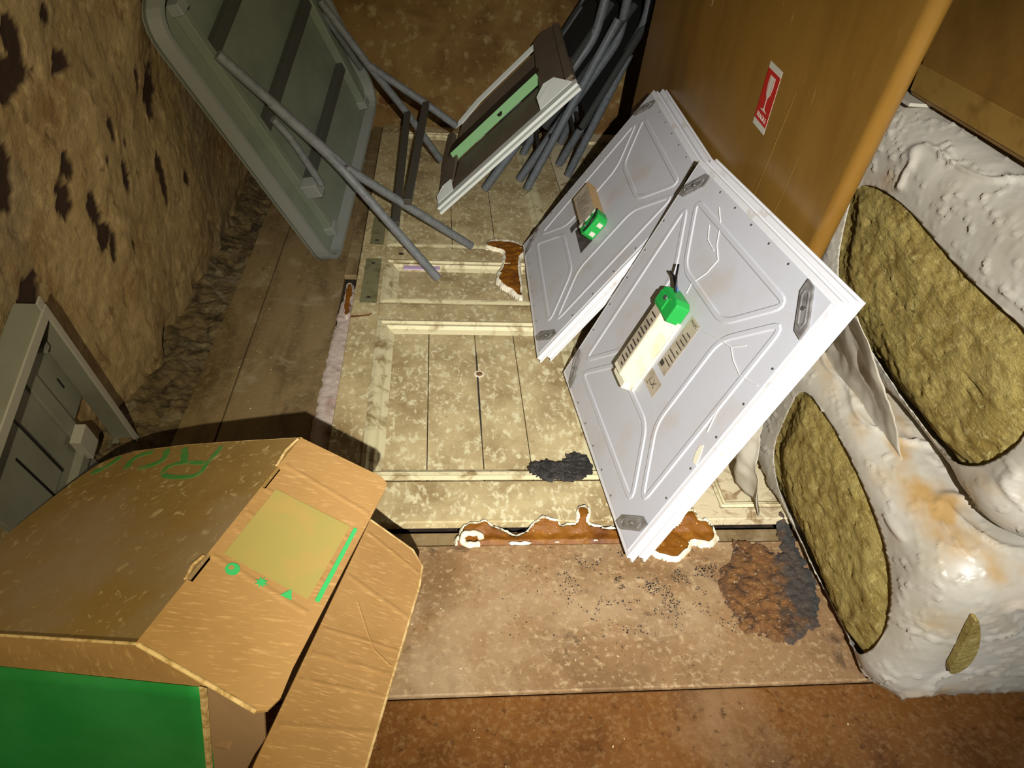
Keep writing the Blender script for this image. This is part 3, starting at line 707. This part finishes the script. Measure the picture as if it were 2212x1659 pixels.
def lie_on_door(p):
    h = .0225 * max(0, min(1, (p.y - .955) / .025))      # the far half of the lower bag lies on the second door
    if p.z < h: p.z = h + .15 * max(0, p.z)
    return p
def bag(label, lo, hi, hole, stain, seed, group):
    org = ((lo[0]+hi[0])/2, (lo[1]+hi[1])/2, lo[2])
    t = thing('insulation_bag', label, 'insulation', org)
    hole = smooth_poly(hole, 2)
    def dz(w, d, ax, sg):
        q = w + Vector((seed, 0, 0))
        s = .006 * fbm(q, 3.5, 2)
        r = math.exp(-(fbm((q.x*1.5 + q.z*.6, q.y*1.2 + q.z*1.6, q.z*3), 2.8, 2) / .03) ** 2) * .0065    # long folds
        r2 = math.exp(-(fbm((q.x*3, q.y*3 - q.z*2.5, q.z*6), 4.6, 3) / .025) ** 2) * .0042
        r3 = math.exp(-(fbm((q.x*3, q.y*2 + q.z*3, q.z*5 - q.y), 9, 3) / .05) ** 2) * .0008
        r += r3
        if w.z < lo[2] + .02: return d * (r * .3)
        hold = 1.0
        if w.x < lo[0] + .076:
            sd = sdf(hole, w.y, w.z); hold = min(1, max(0, sd / .03)) if sd > 0 else 0
            s = s * hold - .004 * (1 - hold)
        return d * (s + (r + r2) * max(.25, hold))
    mb = MB(); st = []
    for vs, fs, ax, sg in cuboid_patch(lo, hi, 200, .075, dz):
        if ax == 0 and sg < 0:
            g = []; sdv = [sdf(hole, p.y, p.z) for p in vs]
            vs = [p.copy() for p in vs]
            for i, p in enumerate(vs):                  # pull the cut edge onto the opening's outline
                if -.006 < sdv[i] < 0:
                    e = .002
                    gy = (sdf(hole, p.y + e, p.z) - sdf(hole, p.y - e, p.z)) / (2*e); gz = (sdf(hole, p.y, p.z + e) - sdf(hole, p.y, p.z - e)) / (2*e)
                    p.y -= gy * sdv[i]; p.z -= gz * sdv[i]
            fs = [f for f in fs if sum(sdv[k] for k in f) / 4 > -.002]
        vs = [lie_on_door(p.copy()) for p in vs]
        mb.add(vs, fs, True); st += [stain(p) for p in vs]
    ob = mb.build('plastic_wrap', 'plastic', t, attrs={'stain': st})
    wd = ob.modifiers.new('weld', 'WELD'); wd.merge_threshold = .0006
    so = ob.modifiers.new('thickness', 'SOLIDIFY'); so.thickness = .0012; so.offset = -1
    def dw(w, d, ax, sg):
        q = w + Vector((seed, 3, 0))
        s = .006 * fbm(q, 7, 4) + .0032 * fbm((q.x, q.y * .7, q.z * 1.6), 60, 5)
        cr = -math.exp(-(fbm((q.x, q.y * .6, q.z * 3.0), 9, 2) / .02) ** 2) * .004
        b = -.011
        if ax == 0 and sg < 0:
            sd = sdf(hole, w.y, w.z); b = -.011 + .016 * min(1, max(0, -sd / .05))
        return d * (s + cr + b)
    mb = MB()
    ins = Vector((.004, .004, .004))
    for vs, fs, ax, sg in cuboid_patch(Vector(lo) + ins, Vector(hi) - ins, 190, .068, dw):
        mb.add([lie_on_door(p.copy()) + Vector((0, 0, .002)) for p in vs], fs, True)
    mb.build('mineral_wool', 'wool', t)
    return t
W1 = [(1.085,.292),(1.096,.201),(1.099,.10),(.986,.045),(.878,.042),(.759,.024),(.683,.030),(.644,.060),(.628,.13),(.649,.204),(.712,.259),(.815,.288),(.894,.299),(.975,.303)]
W2 = [(1.247,.627),(1.235,.563),(1.213,.497),(1.174,.455),(1.113,.437),(.985,.414),(.871,.398),(.817,.388),(.768,.394),(.706,.434),(.675,.487),(.662,.547),(.721,.635),(.763,.643),(.848,.642),(.935,.646),(1.089,.666),(1.196,.655)]
def st1(p):
    v = max(0, min(1, (p.z - .30) / .04)) * max(0, 1 - abs(p.x - .755) / .06) * (.25 + 1.3 * fbm((p.x, p.y * .6, p.z), 22, 5))
    v += .7 * max(0, fbm(p, 11, 5) - .12) * (1 if p.y < .75 else .4)
    return max(0, min(1, v))
def st2(p): return max(0, min(.6, 1.4 * (fbm(p, 6, 4) - .42)))
bag('white polythene bag of mineral wool on the floor, torn open along its side', (.708,.575,0.001), (1.25,1.27,.362), W1, st1, 0.0, 'bags')
bag('upper white polythene bag of mineral wool resting on the lower bag', (.766,.60,.366), (1.29,1.32,.785), W2, st2, 5.0, 'bags')

# loose wrap of the lower bag hanging in front of it
lb = [o for o in bpy.data.objects if o.name == 'insulation_bag'][0]
mb = MB(); nu, nv = 26, 36
for j in range(nv + 1):
    v = j / nv
    for i in range(nu + 1):
        uu = i / nu; y = 1.085 + .085 * uu * (1 - .35 * v) - .10 * (1 - v) ** 2 * (1 - uu)
        z = .028 + .284 * v
        x = .700 - .045 * math.sin(min(1, .25 + v) * PI * .75) + .012 * math.sin(uu * 9 + v * 4) + .006 * fbm((y, z, 0), 30)
        mb.v.append(Vector((x - .012, y, z)))
for j in range(nv):
    for i in range(nu):
        a = j*(nu+1)+i; mb.f.append([a, a+1, a+nu+2, a+nu+1]); mb.sm.append(True)
fo_ = mb.build('loose_wrap', 'plastic', lb)
so = fo_.modifiers.new('thickness', 'SOLIDIFY'); so.thickness = .001
mb = MB(); nu, nv = 34, 30                            # crumpled fold of the wrap caught on the light panel's corner
for j in range(nv + 1):
    v = j / nv
    for i in range(nu + 1):
        uu = i / nu
        p = Vector((.752, 1.13, .325)).lerp(Vector((.757, .800, .335)), uu).lerp(Vector((.650, .985, .545)).lerp(Vector((.637, .902, .562)), uu), v)
        p += Vector((.6, .0, -.4)) * (.030 * math.sin(v * PI)) + Vector((1, 0, .4)) * (.0035 * math.sin(uu * 11 + v * 2) * math.sin(v * PI) + .005 * fbm(p, 18, 3))
        mb.v.append(p)
for j in range(nv):
    for i in range(nu):
        a = j*(nu+1)+i; mb.f.append([a, a+1, a+nu+2, a+nu+1]); mb.sm.append(True)
so = mb.build('loose_wrap', 'plastic', lb).modifiers.new('thickness', 'SOLIDIFY'); so.thickness = .001
sl = [(.762,.285),(.785,.25),(.806,.20),(.812,.16),(.800,.135),(.785,.14),(.778,.19),(.768,.24)]
MB().prism([(x, .5765, z) for x, z in smooth_poly(sl, 1)], (0, -.012, 0)).build('torn_slit', 'wool', lb)
for i, (x0, z0, w_, h_) in enumerate(((.985,.13,.05,.006),(.992,.115,.045,.006),(.96,.05,.06,.022))):
    box_obj('print', (x0, .566, z0), (x0 + w_, .5705, z0 + h_ * .25), 'label_dark', lb)

# brown carton on top of the bags
ca = thing('brown_carton', 'brown taped carton standing on the upper insulation bag', 'carton', (1.06, .9, .79))
box_obj('carton_body', (.815, .42, .792), (1.28, 1.262, 1.5), 'carton_side', ca, bevel=.006)
box_obj('tape_strip', (.8125, .425, .800), (.8155, 1.258, .842), 'tape', ca, bevel=.001)
q = MB()
q.prism([(.8125,.90,.80),(.8125,.935,.80),(.8125,.93,.842),(.8125,.905,.842)], (-.0012,0,0)); q.build('tape_wrinkle', 'carton_side', ca)
for i in range(10):
    y = .915 + i * .004
tr = box_obj('plastic_liner', (.79, 1.21, .786), (.86, 1.29, .7915), 'plastic', ca)

# ------------------------------------------------------------------ folding table leaning on its corner
B = Vector((-.290, 2.035, -.010)); te = Vector((.125, .902, .413)).normalized(); tu = Vector((-.34, -.352, .872)); tu = (tu - te * te.dot(tu)).normalized()
MTb = frame(B, te, tu)                                  # x across the table, y up it, z out of its underside
tb = thing('folding_table', 'grey folding table leaning on the stone wall with its legs open', 'table', matrix=MTb)
TW, TL = .76, .865
def rrect(x0, y0, x1, y1, r): return rounded([(x0,y0),(x1,y0),(x1,y1),(x0,y1)], r, 6)
out = rrect(0, 0, TW, TL, .085)
MB().prism([(x, y, -.046) for x, y in out], (0, 0, .012)).build('table_top', 'table', tb, bevel=.002)
inn = rrect(.012, .012, TW - .012, TL - .012, .076)
mb = MB(); n = len(out)
vs = [(x, y, -.046) for x, y in out] + [(x, y, 0) for x, y in out] + [(x, y, 0) for x, y in inn] + [(x, y, -.036) for x, y in inn]
fs = []
for k in range(3):
    for i in range(n): fs.append((k*n + i, k*n + (i+1) % n, (k+1)*n + (i+1) % n, (k+1)*n + i))
mb.add(vs, fs, False); mb.build('skirt', 'table_rim', tb)
for x in (.10, TW - .11):
    rl = box_obj('rail', (x, .05, -.034), (x + .022, TL - .05, -.006), 'table', tb, bevel=.002)
    for yy in (.045, TL - .07):
        box_obj('rail_bracket', (x - .006, yy, -.034), (x + .03, yy + .028, -.002), 'table_rim', rl, bevel=.002)
for y in (.20, .43, .665):
    box_obj('cross_bar', (.12, y, -.034), (TW - .10, y + .03, -.012), 'table_steel', tb, bevel=.002)
Mi = MTb.inverted()
def T(p): return Mi @ Vector(p)
R_ = .0125
def bend(pts, k=5):
    """polyline with its inner corners rounded"""
    pts = [Vector(p) for p in pts]; o = [pts[0]]
    for i in range(1, len(pts) - 1):
        a = pts[i] + (pts[i-1] - pts[i]).normalized() * min(.05, (pts[i-1]-pts[i]).length * .4); b = pts[i] + (pts[i+1] - pts[i]).normalized() * min(.05, (pts[i+1]-pts[i]).length * .4)
        for j in range(k + 1):
            t = j / k; o.append(a*(1-t)**2 + pts[i]*2*t*(1-t) + b*t*t)
    return o + [pts[-1]]
near_top = T((-.497,1.855,.640)); near_j = T((-.262,1.945,.364))
f1 = T((.013,1.915,.034)); f2 = T((.118,2.125,.034))
MB().tube([near_top, near_j + (f2 - near_j) * .06, f2], R_, 14).build('leg', 'tube', tb)
MB().tube(bend([near_top + (near_j - near_top) * .42, near_j, f1]), R_, 14).build('leg', 'tube', tb)
br = MB().tube(bend([T((-.405,1.925,.475)), T((-.37,1.945,.42)), T((-.312,2.0,.275))]), .010, 12).build('leg_brace', 'tube', tb)
MB().box((.085,.215,-.008),(.125,.262,.040)).build('brace_bracket', 'table_rim', tb, bevel=.003)
MB().tube([T((-.235,1.94,.352)), T((-.225,1.925,.352))], .006, 10).build('bolt', 'screw', tb)
far_top = T((-.345,2.487,.645)); far_j = T((-.216,2.559,.449)); fa = T((-.030,2.591,.324)); fa2 = T((.075,2.61,.248)); fb = T((-.094,2.619,.280)); fb2 = T((.022,2.70,.090))
MB().tube([far_top, far_j, fa, fa2], R_, 14).build('leg', 'tube', tb)
MB().tube(bend([far_j, fb, fb2]), R_, 14).build('leg', 'tube', tb)
MB().tube([T((-.335,2.50,.60)), T((-.25,2.66,.41))], .010, 12).build('leg_brace', 'tube', tb)
def flat_bar(a, b, wd, th, nm):
    a = Vector(a); b = Vector(b); d = (b - a).normalized(); up = Vector((0, 0, 1)); s = d.cross(up).normalized(); v = s.cross(d)
    vs = []
    for p in (a, b):
        for (i, j) in ((-1,-1),(1,-1),(1,1),(-1,1)): vs.append(Mi @ (p + s * i * wd / 2 + v * j * th / 2))
    MB().add(vs, [(0,1,2,3),(7,6,5,4),(0,4,5,1),(1,5,6,2),(2,6,7,3),(3,7,4,0)]).build(nm, 'dark_bar', tb, bevel=.002)
flat_bar((-.094,2.612,.282), (-.108,1.945,.185), .022, .020, 'spreader_bar')
flat_bar((-.030,2.585,.326), (-.075,2.01,.225), .022, .020, 'spreader_bar')

# ------------------------------------------------------------------ recessed luminaire leaning on the chairs
P0 = Vector((.024,2.43,.034)); P1 = Vector((.434,2.385,.472)); P3 = Vector((.049,3.03,.080))
ML = frame(P0, P1 - P0, P3 - P0)                        # x along the near flange, y away, z out of it towards the table
lu = thing('recessed_luminaire', 'recessed light housing with white flanges and mint green strip, leaning on chairs', 'light fitting', matrix=ML)
LW = .60
fl = MB()
fl.box((-.012,-.024,-.004), (LW+.012,.014,.006)); fl.box((-.012,-.040,-.016), (LW+.012,-.010,-.006))
fl.build('near_flange', 'lum_white', lu, bevel=.001)
MB().prism([(-.004,.0,.008),(-.002,.030,.018),(.035,.050,.026),(.075,.048,.025),(.07,.0,.008)], (0,0,.002)).build('corner_tab', 'lum_white', lu)
MB().prism([(.470,.0,.010),(.474,.03,.022),(.476,.055,.030),(.515,.080,.040),(.555,.070,.036),(.60,.0,.010)], (0,0,.002)).build('corner_tab', 'lum_white', lu)
MB().prism([(.05,.0,0),(.61,.0,0),(.61,.255,-.01),(.075,.255,-.01)], (0,0,-.002)).build('housing_side', 'lum_grey', lu)
mi = MB().prism([(.062,.250,-.002),(.484,.250,-.002),(.484,.276,.024),(.062,.276,.024)], (0,.003,-.003)).build('green_strip', 'mint', lu)
MB().tube([(.300,.264,.0105), (.300,.263,.0120)], .011, 18).build('cable_hole', 'lum_dark', mi)
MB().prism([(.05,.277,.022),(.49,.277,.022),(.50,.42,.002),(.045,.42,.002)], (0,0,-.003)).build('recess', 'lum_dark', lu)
MB().prism([(.05,.43,-.012),(.52,.43,-.012),(.52,.56,.0),(.10,.54,.0)], (0,0,-.002)).build('housing_side', 'lum_grey', lu)
MB().prism([(.06,.545,0),(.10,.53,0),(.20,.572,0),(.52,.582,0),(.52,.60,.01),(.19,.592,.01),(.09,.548,.01)], (0,0,.004)).build('far_flange', 'lum_white', lu)
MB().prism([(.475,.02,.0),(.605,.01,.0),(.612,.50,.004),(.59,.58,.006),(.535,.64,.006),(.49,.61,.004),(.482,.30,.0)], (0,0,.012)).build('end_plate', 'lum_grey', lu, bevel=.001)
MB().prism([(.585,.02,.012),(.612,.02,.012),(.616,.52,.016),(.592,.58,.018)], (0,0,.010)).build('end_fold', 'lum_grey', lu)
MB().prism([(-.005,.07,.0),(.062,.09,.0),(.085,.29,.0),(.058,.30,.0),(.012,.29,.0)], (0,0,.010)).build('end_plate', 'lum_grey', lu, bevel=.001)
MB().prism([(-.008,.02,.0),(.012,.06,.0),(.03,.30,.0),(.045,.54,.0),(.02,.56,.0),(-.01,.30,.0)], (0,0,-.02)).build('end_fold', 'lum_grey', lu)

# ------------------------------------------------------------------ folded chairs leaning in the corner
def chair(label, F, Bd, T_, G, H, s0, s1):
    """F foot, Bd bend and T_ top of the front tube; G foot and H top of the rear leg; s0..s1 the seat's side tube (near side, in room space)"""
    org = (F[0], F[1] + .2, DZ)
    t = thing('folding_chair', label, 'chair', org, 'folded chairs leaning in the corner')
    D = Vector((.02, .40, 0))
    F, Bd, T_, G, H, s0, s1 = [Vector(p) for p in (F, Bd, T_, G, H, s0, s1)]
    ext = T_ + (T_ - Bd).normalized() * .25
    for k in (0, 1):
        o = D * k; ins = D * (.06 if k == 0 else -.06)
        MB().tube(bend([F + o, Bd + o, ext + o]), .0155, 14).build('front_leg', 'chair_tube', t)
        MB().tube([G + o + ins, H + o + ins], .0145, 14).build('rear_leg', 'chair_tube', t)
        MB().tube([s0 + o - ins * .2, s1 + o - ins * .2], .0125, 12).build('seat_tube', 'seat_edge', t)
        pt = Bd * .45 + F * .55
        MB().tube([pt + o + Vector((-.004,-.012,.004)), pt + o + Vector((-.006,-.0165,.006))], .004, 8).build('rivet', 'screw', t)
    MB().tube([F.lerp(Bd, .22) + D * .0, F.lerp(Bd, .22) + D], .009, 10).build('stretcher', 'dark_bar', t)
    MB().tube([G.lerp(H, .30) + D * .06, G.lerp(H, .30) + D * .94], .009, 10).build('stretcher', 'dark_bar', t)
    MB().tube([ext, ext + D], .0125, 12).build('top_rail', 'chair_tube', t)
    dn = (s1 - s0).normalized().cross(D).normalized() * .004
    MB().prism([s0 + D*.03 + (s1-s0)*.08, s1 + D*.03, s1 + D*.97, s0 + D*.97 + (s1-s0)*.08], dn).build('seat', 'mesh_fabric', t)
    bt = Bd.lerp(ext, .25)
    MB().prism([bt + D*.03, ext + D*.03, ext + D*.97, bt + D*.97], dn).build('backrest', 'mesh_fabric', t)
    return t
chair('grey folding chair leaning under the recessed light housing', (.187,2.61,.019), (.53,2.64,.552), (.551,2.65,.667), (.20,2.63,.019), (.527,2.62,.575), (.300,2.60,.20), (.576,2.66,.66))
chair('grey folding chair in the middle of the leaning stack', (.325,2.71,.020), (.618,2.66,.548), (.624,2.65,.671), (.342,2.585,.027), (.597,2.60,.617), (.388,2.63,.25), (.655,2.66,.66))
chair('grey folding chair nearest the brown cardboard sheet', (.498,2.865,.027), (.703,2.67,.602), (.705,2.67,.676), (.517,2.73,.028), (.665,2.65,.50), (.525,2.65,.25), (.735,2.68,.66))

# ------------------------------------------------------------------ white tray standing against the stone wall
MR = frame((-.648, 1.091, .439), (0, .345, -.939), (0, -.939, -.345))   # x down the right edge, y along the top, z towards the room
if (MR.to_3x3() @ Vector((0,0,1))).x < 0: MR = MR @ Matrix.Scale(1, 4)
ty = thing('light_housing_tray', 'white sheet metal light housing leaning on the stone wall behind the box', 'light fitting', matrix=MR)
zs = 1 if (MR.to_3x3() @ Vector((0,0,1))).x > 0 else -1
def TB(name, lo, hi, m, par=ty, bev=.001):
    a = (lo[0], lo[1], lo[2] * zs); b = (hi[0], hi[1], hi[2] * zs)
    return box_obj(name, tuple(min(i, j) for i, j in zip(a, b)), tuple(max(i, j) for i, j in zip(a, b)), m, par, bevel=bev)
def TPoly(name, pts, z0, z1, m, par=ty):
    return MB().prism([(x, y, z0 * zs) for x, y in pts], (0, 0, (z1 - z0) * zs)).build(name, m, par)
TB('side_rim', (.0,.0,-.03), (.462,.006,.016), 'tray')
TB('rim_lip', (.0,.0,.016), (.462,.014,.020), 'tray_rim')
TB('top_rim', (.0,.006,-.03), (.006,.32,.016), 'tray')
TB('rim_lip', (.0,.014,.016), (.022,.32,.020), 'tray_rim')
TB('corner_tab', (-.02,.0,.016), (.0,.016,.019), 'tray_rim')
TB('back_plate', (.006,.006,-.03), (.28,.32,-.027), 'tray')
TPoly('back_plate', [(.28,.085),(.28,.32),(.348,.32),(.434,.085)], -.03, -.027, 'tray')
TPoly('bottom_rim', [(.462,.0),(.4655,.0),(.350,.32),(.3465,.32)], -.03, .016, 'tray')   # its lower edge stands level on the ground
TB('ridge', (.006,.07,-.027), (.31,.10,-.020), 'tray')
TB('bent_tab', (.27,.075,-.02), (.335,.115,.0), 'tray_rim')
nt = TB('wing_nut', (.085,.015,-.027), (.10,.03,-.01), 'bracket')
pl = TB('inner_plate', (.075,.165,-.027), (.28,.318,-.022), 'tray')
for lo, hi in (((.075,.165,-.022),(.28,.169,-.0205)), ((.075,.169,-.022),(.079,.318,-.0205)), ((.13,.215,-.022),(.28,.219,-.0205))): TB('slot', lo, hi, 'black', pl, 0)
TB('slot', (.18,.03,-.027), (.21,.033,-.0255), 'black', ty, 0)
TB('bottom_strip', (.315,.085,-.027), (.342,.318,-.010), 'tray')

# ------------------------------------------------------------------ cardboard box in the foreground
A = Vector((-.186,.809,.40)); K = Vector((-.311,.483,.40)); r = (K - A).normalized(); d = Vector((-.862,.329,-.385)).normalized()
nb = r.cross(d).normalized()
if nb.z < 0: nb = -nb
bx = thing('cardboard_box', 'large tilted cardboard box with open flaps, green side and green handwriting', 'box', (-.42, .74, .0))
def TP_(a, b, h=0): return A + r * a + d * b + nb * h
TH = .005
def sheet(name, pts, nrm, m, parent=bx, th=TH, org=None, bev=0):
    nrm = Vector(nrm).normalized()
    return MB().prism(pts, -nrm * th).build(name, m, parent, origin=bx['org'], bevel=bev)
DEP = .20
top_out = [(0,0),(-.004,.12),(-.006,.232),(0,.338),(.010,.37),(.026,.392),(.06,.406),(.115,.418),(.15,.424),(.183,.428),(.26,.395),(.349,.36),(.349,0)]
sheet('top_panel', [TP_(a, b) for a, b in top_out], nb, 'card_worn')
sheet('back_panel', [TP_(-.002,.0,-TH), TP_(-.002,.34,-TH), TP_(.02,.39,-TH), TP_(.02,.39,-DEP), TP_(-.002,0,-DEP)], -r, 'card_inner')
sheet('left_panel', [TP_(.03,.385,-TH), TP_(.349,.352,-TH), Vector((*TP_(.349,.352,-TH).xy, .005)), Vector((*TP_(.03,.385,-TH).xy, .005))], (d.x, d.y, 0), 'card_inner')
sheet('bottom_panel', [TP_(0,0,-DEP), TP_(.02,.38,-DEP), TP_(.349,.345,-DEP), TP_(.349,0,-DEP)], -nb, 'card_inner')
# front wall: tan strip at the top, green print below, running on past the ridge under the flap
Rm = Vector((-.243,.457,.354)); Lm = Vector((-.605,.588,.212))
fpan = sheet('front_panel', [K, K + d * .36, Lm, Rm], r, 'card')
fln = Vector((-.30,-.93,-.1)).normalized()
def warped(name, m, off, parent):
    g = MB(); RB = Vector((-.285,.473,.0005)); LB = Vector((-.640,.500,.0005)); nu, nv = 16, 12
    for v in range(nv + 1):
        for q in range(nu + 1):
            p = Rm.lerp(Lm, q / nu).lerp(RB.lerp(LB, q / nu), v / nv); g.v.append(p + fln * off)
    for v in range(nv):
        for q in range(nu):
            a = v*(nu+1)+q; g.f.append([a, a+1, a+nu+2, a+nu+1]); g.sm.append(True)
    o = g.build(name, m, parent, origin=bx['org'])
    z = o.modifiers.new('thickness', 'SOLIDIFY'); z.thickness = .004 if m == 'card' else .0006; z.offset = 0
warped('front_panel', 'card', -.0025, bx)
warped('green_print', 'green_print', .0012, fpan)
# end flap of the front wall, folded out to the right
ef = sheet('end_flap', [Vector((-.241,.456,.357)), Vector((-.188,.462,.300)), Vector((-.200,.470,.20)), Vector((-.232,.470,.02)), Vector((-.285,.471,.006)), Vector((-.274,.467,.146))], (-.1,-1,.3), 'card_inner', th=.004)
MB().ribbon([Vector((-.243,.4545,.357)), Vector((-.2745,.466,.146)), Vector((-.285,.470,.006))], .009, .004, up=Vector((-.2,-.95,.2)).normalized(), closed=False).build('corrugated_edge', 'card_edge', fpan, origin=bx['org'])
# big flap falling off the ridge
fd = Vector((.898,-.343,-.275)).normalized(); fn = r.cross(fd).normalized()
if fn.z < 0: fn = -fn
FL = .3493
def FP(a, b, h=0): return A + r * a + fd * b + fn * h
fo = [(0,0.0),(0.0,.128),(.006,.139),(.014,.142)] + [(.30,.158),(.335,.163),(.352,.158),(.358,.148),(.354,.09),(.349,0.0)]
def notch(poly): return poly
slots = [(.262,.004),(.262,.012),(.225,.013),(.225,.004),(.102,.004),(.102,.012),(.060,.012),(.060,.004)]
flap_pts = [FP(a, b) for a, b in fo + [(.262,0),(.262,.007),(.222,.007),(.222,0),(.104,0),(.104,.006),(.062,.006),(.062,0)]]
fl1 = sheet('flap', flap_pts, fn, 'card', bev=.0)
# creases across the flap
for a0, a1 in ((.055,.068),(.104,.118),(.148,.163),(.175,.19),(.222,.235)):
    MB().ribbon([FP(a0, .006, .0), FP((a0+a1)/2, .075, .0), FP(a1, .140, .0)], .010, .0007, up=fn, closed=False, flat=.2).build('crease', 'card', fl1, origin=bx['org'])
MB().prism([FP(.098,.018,.0014), FP(.100,.128,.0014), FP(.220,.132,.0014), FP(.214,.016,.0014)], fn * .0002).build('pale_print', 'pale_print', fl1, origin=bx['org'])
MB().prism([FP(.099,.1335,.0014), FP(.099,.1385,.0014), FP(.217,.1455,.0014), FP(.217,.1395,.0014)], fn * .0004).build('green_bar', 'ink_green', fl1, origin=bx['org'])
def disc(c, rad, n=14, k=1): return [FP(c[0] + rad * (k if i % 2 else 1) * math.cos(2*PI*i/n), c[1] + rad * (k if i % 2 else 1) * math.sin(2*PI*i/n), .0014) for i in range(n)]
MB().prism(disc((.227,.036), .0085), fn * .0004).build('print_symbol', 'ink_green', fl1, origin=bx['org'])
MB().prism(disc((.226,.034), .003), fn * .0006).build('print_symbol', 'card', fl1, origin=bx['org'])
MB().prism(disc((.226,.074), .008, 16, .45), fn * .0004).build('print_symbol', 'ink_green', fl1, origin=bx['org'])
MB().prism([FP(.230,.101,.0014), FP(.230,.116,.0014), FP(.217,.1085,.0014)][::-1], fn * .0004).build('print_symbol', 'ink_green', fl1, origin=bx['org'])
# torn light edge along the ridge and the front edges
def edge(pts, rad=.0022):
    MB().tube(pts, rad, 8).build('torn_edge', 'card_edge', bx)
edge([TP_(0,.34,-.002), TP_(-.006,.232,-.002), TP_(-.004,.12,-.002), TP_(0,0,-.002)])
edge([K + d*.35 - nb*.003, K + d*.2 - nb*.002, K - nb*.002])
edge([K + fd*.002 - fn*.002, FP(.354,.09,-.002), FP(.358,.148,-.002)], .003)
for a0, a1 in ((.0,.062),(.222,.262)):
    edge([TP_(a0 + .004, .003, .0005), TP_((a0+a1)/2, .005 + .003, .0008), TP_(a1, .002, .0005)], .0022)
# lower flap
lf = [Vector((-.098,.828,.205)), Vector((-.030,.800,.160)), Vector((-.013,.775,.150)), Vector((-.016,.74,.150)), Vector((-.080,.458,.150)), Vector((-.102,.36,.150)), Vector((-.23,.36,.20)), Vector((-.215,.44,.20))]
nf = (lf[4] - lf[2]).cross(lf[0] - lf[2]).normalized()
if nf.z < 0: nf = -nf
lf = [p - nf * (p - lf[2]).dot(nf) for p in lf]
fl2 = sheet('flap', lf, nf, 'card', th=.005)
P1_, P2_, P3_, P4_ = lf[0], lf[2], lf[4], lf[7]
def LP(a, b):
    p = P1_.lerp(P4_, a).lerp(P2_.lerp(P3_, a), b); return p - nf * (p - lf[2]).dot(nf)
for a0, a1, wd in ((.06,.05,.006),(.28,.30,.007),(.52,.48,.005),(.62,.60,.007),(.72,.70,.005),(.88,.86,.007)):
    MB().ribbon([LP(a0, .05), LP((a0+a1)/2, .5), LP(a1, .985)], wd * 1.6, .0008, up=nf, closed=False, flat=.2).build('crease', 'card', fl2, origin=bx['org'])
MB().ribbon([LP(.36,.3), LP(.46,.55), LP(.52,.7), LP(.56,.95)], .004, .001, up=nf, closed=False, flat=.2).build('crease', 'card', fl2, origin=bx['org'])
MB().tube([lf[0]-nf*.002, lf[1]-nf*.002, lf[2]-nf*.002, lf[3]-nf*.002, lf[4]-nf*.002, lf[5]-nf*.002], .0028, 8).build('torn_edge', 'card_edge', fl2, origin=bx['org'])
# handwriting
def stroke(L, wd=.011):
    pts = [Vector((a, b, 0)) for a, b in L]
    out = []
    for i in range(len(pts) - 1):
        for j in range(4): out.append(pts[i].lerp(pts[i+1], j / 4))
    out.append(pts[-1])
    for _ in range(2): out = [out[0]] + [(out[i-1] + out[i]*2 + out[i+1]) / 4 for i in range(1, len(out)-1)] + [out[-1]]
    MB().ribbon([TP_(p.x, p.y, .0004) for p in out], wd, .0004, up=nb, closed=False, flat=.95).build('handwriting', 'pen_green', bx)
stroke([(.004,.224),(.02,.209),(.037,.196)], .012)
stroke([(.006,.146),(.025,.143),(.046,.144),(.064,.138),(.074,.146),(.074,.175),(.07,.204),(.061,.22),(.048,.221),(.041,.208),(.039,.191),(.042,.168),(.044,.148)], .009)
stroke([(.004,.262),(.016,.25),(.033,.247),(.042,.263),(.046,.284)], .011)
stroke([(.006,.289),(.013,.315),(.029,.32),(.044,.311)], .011)
stroke([(.012,.359),(.024,.357),(.04,.367),(.05,.384)], .012)
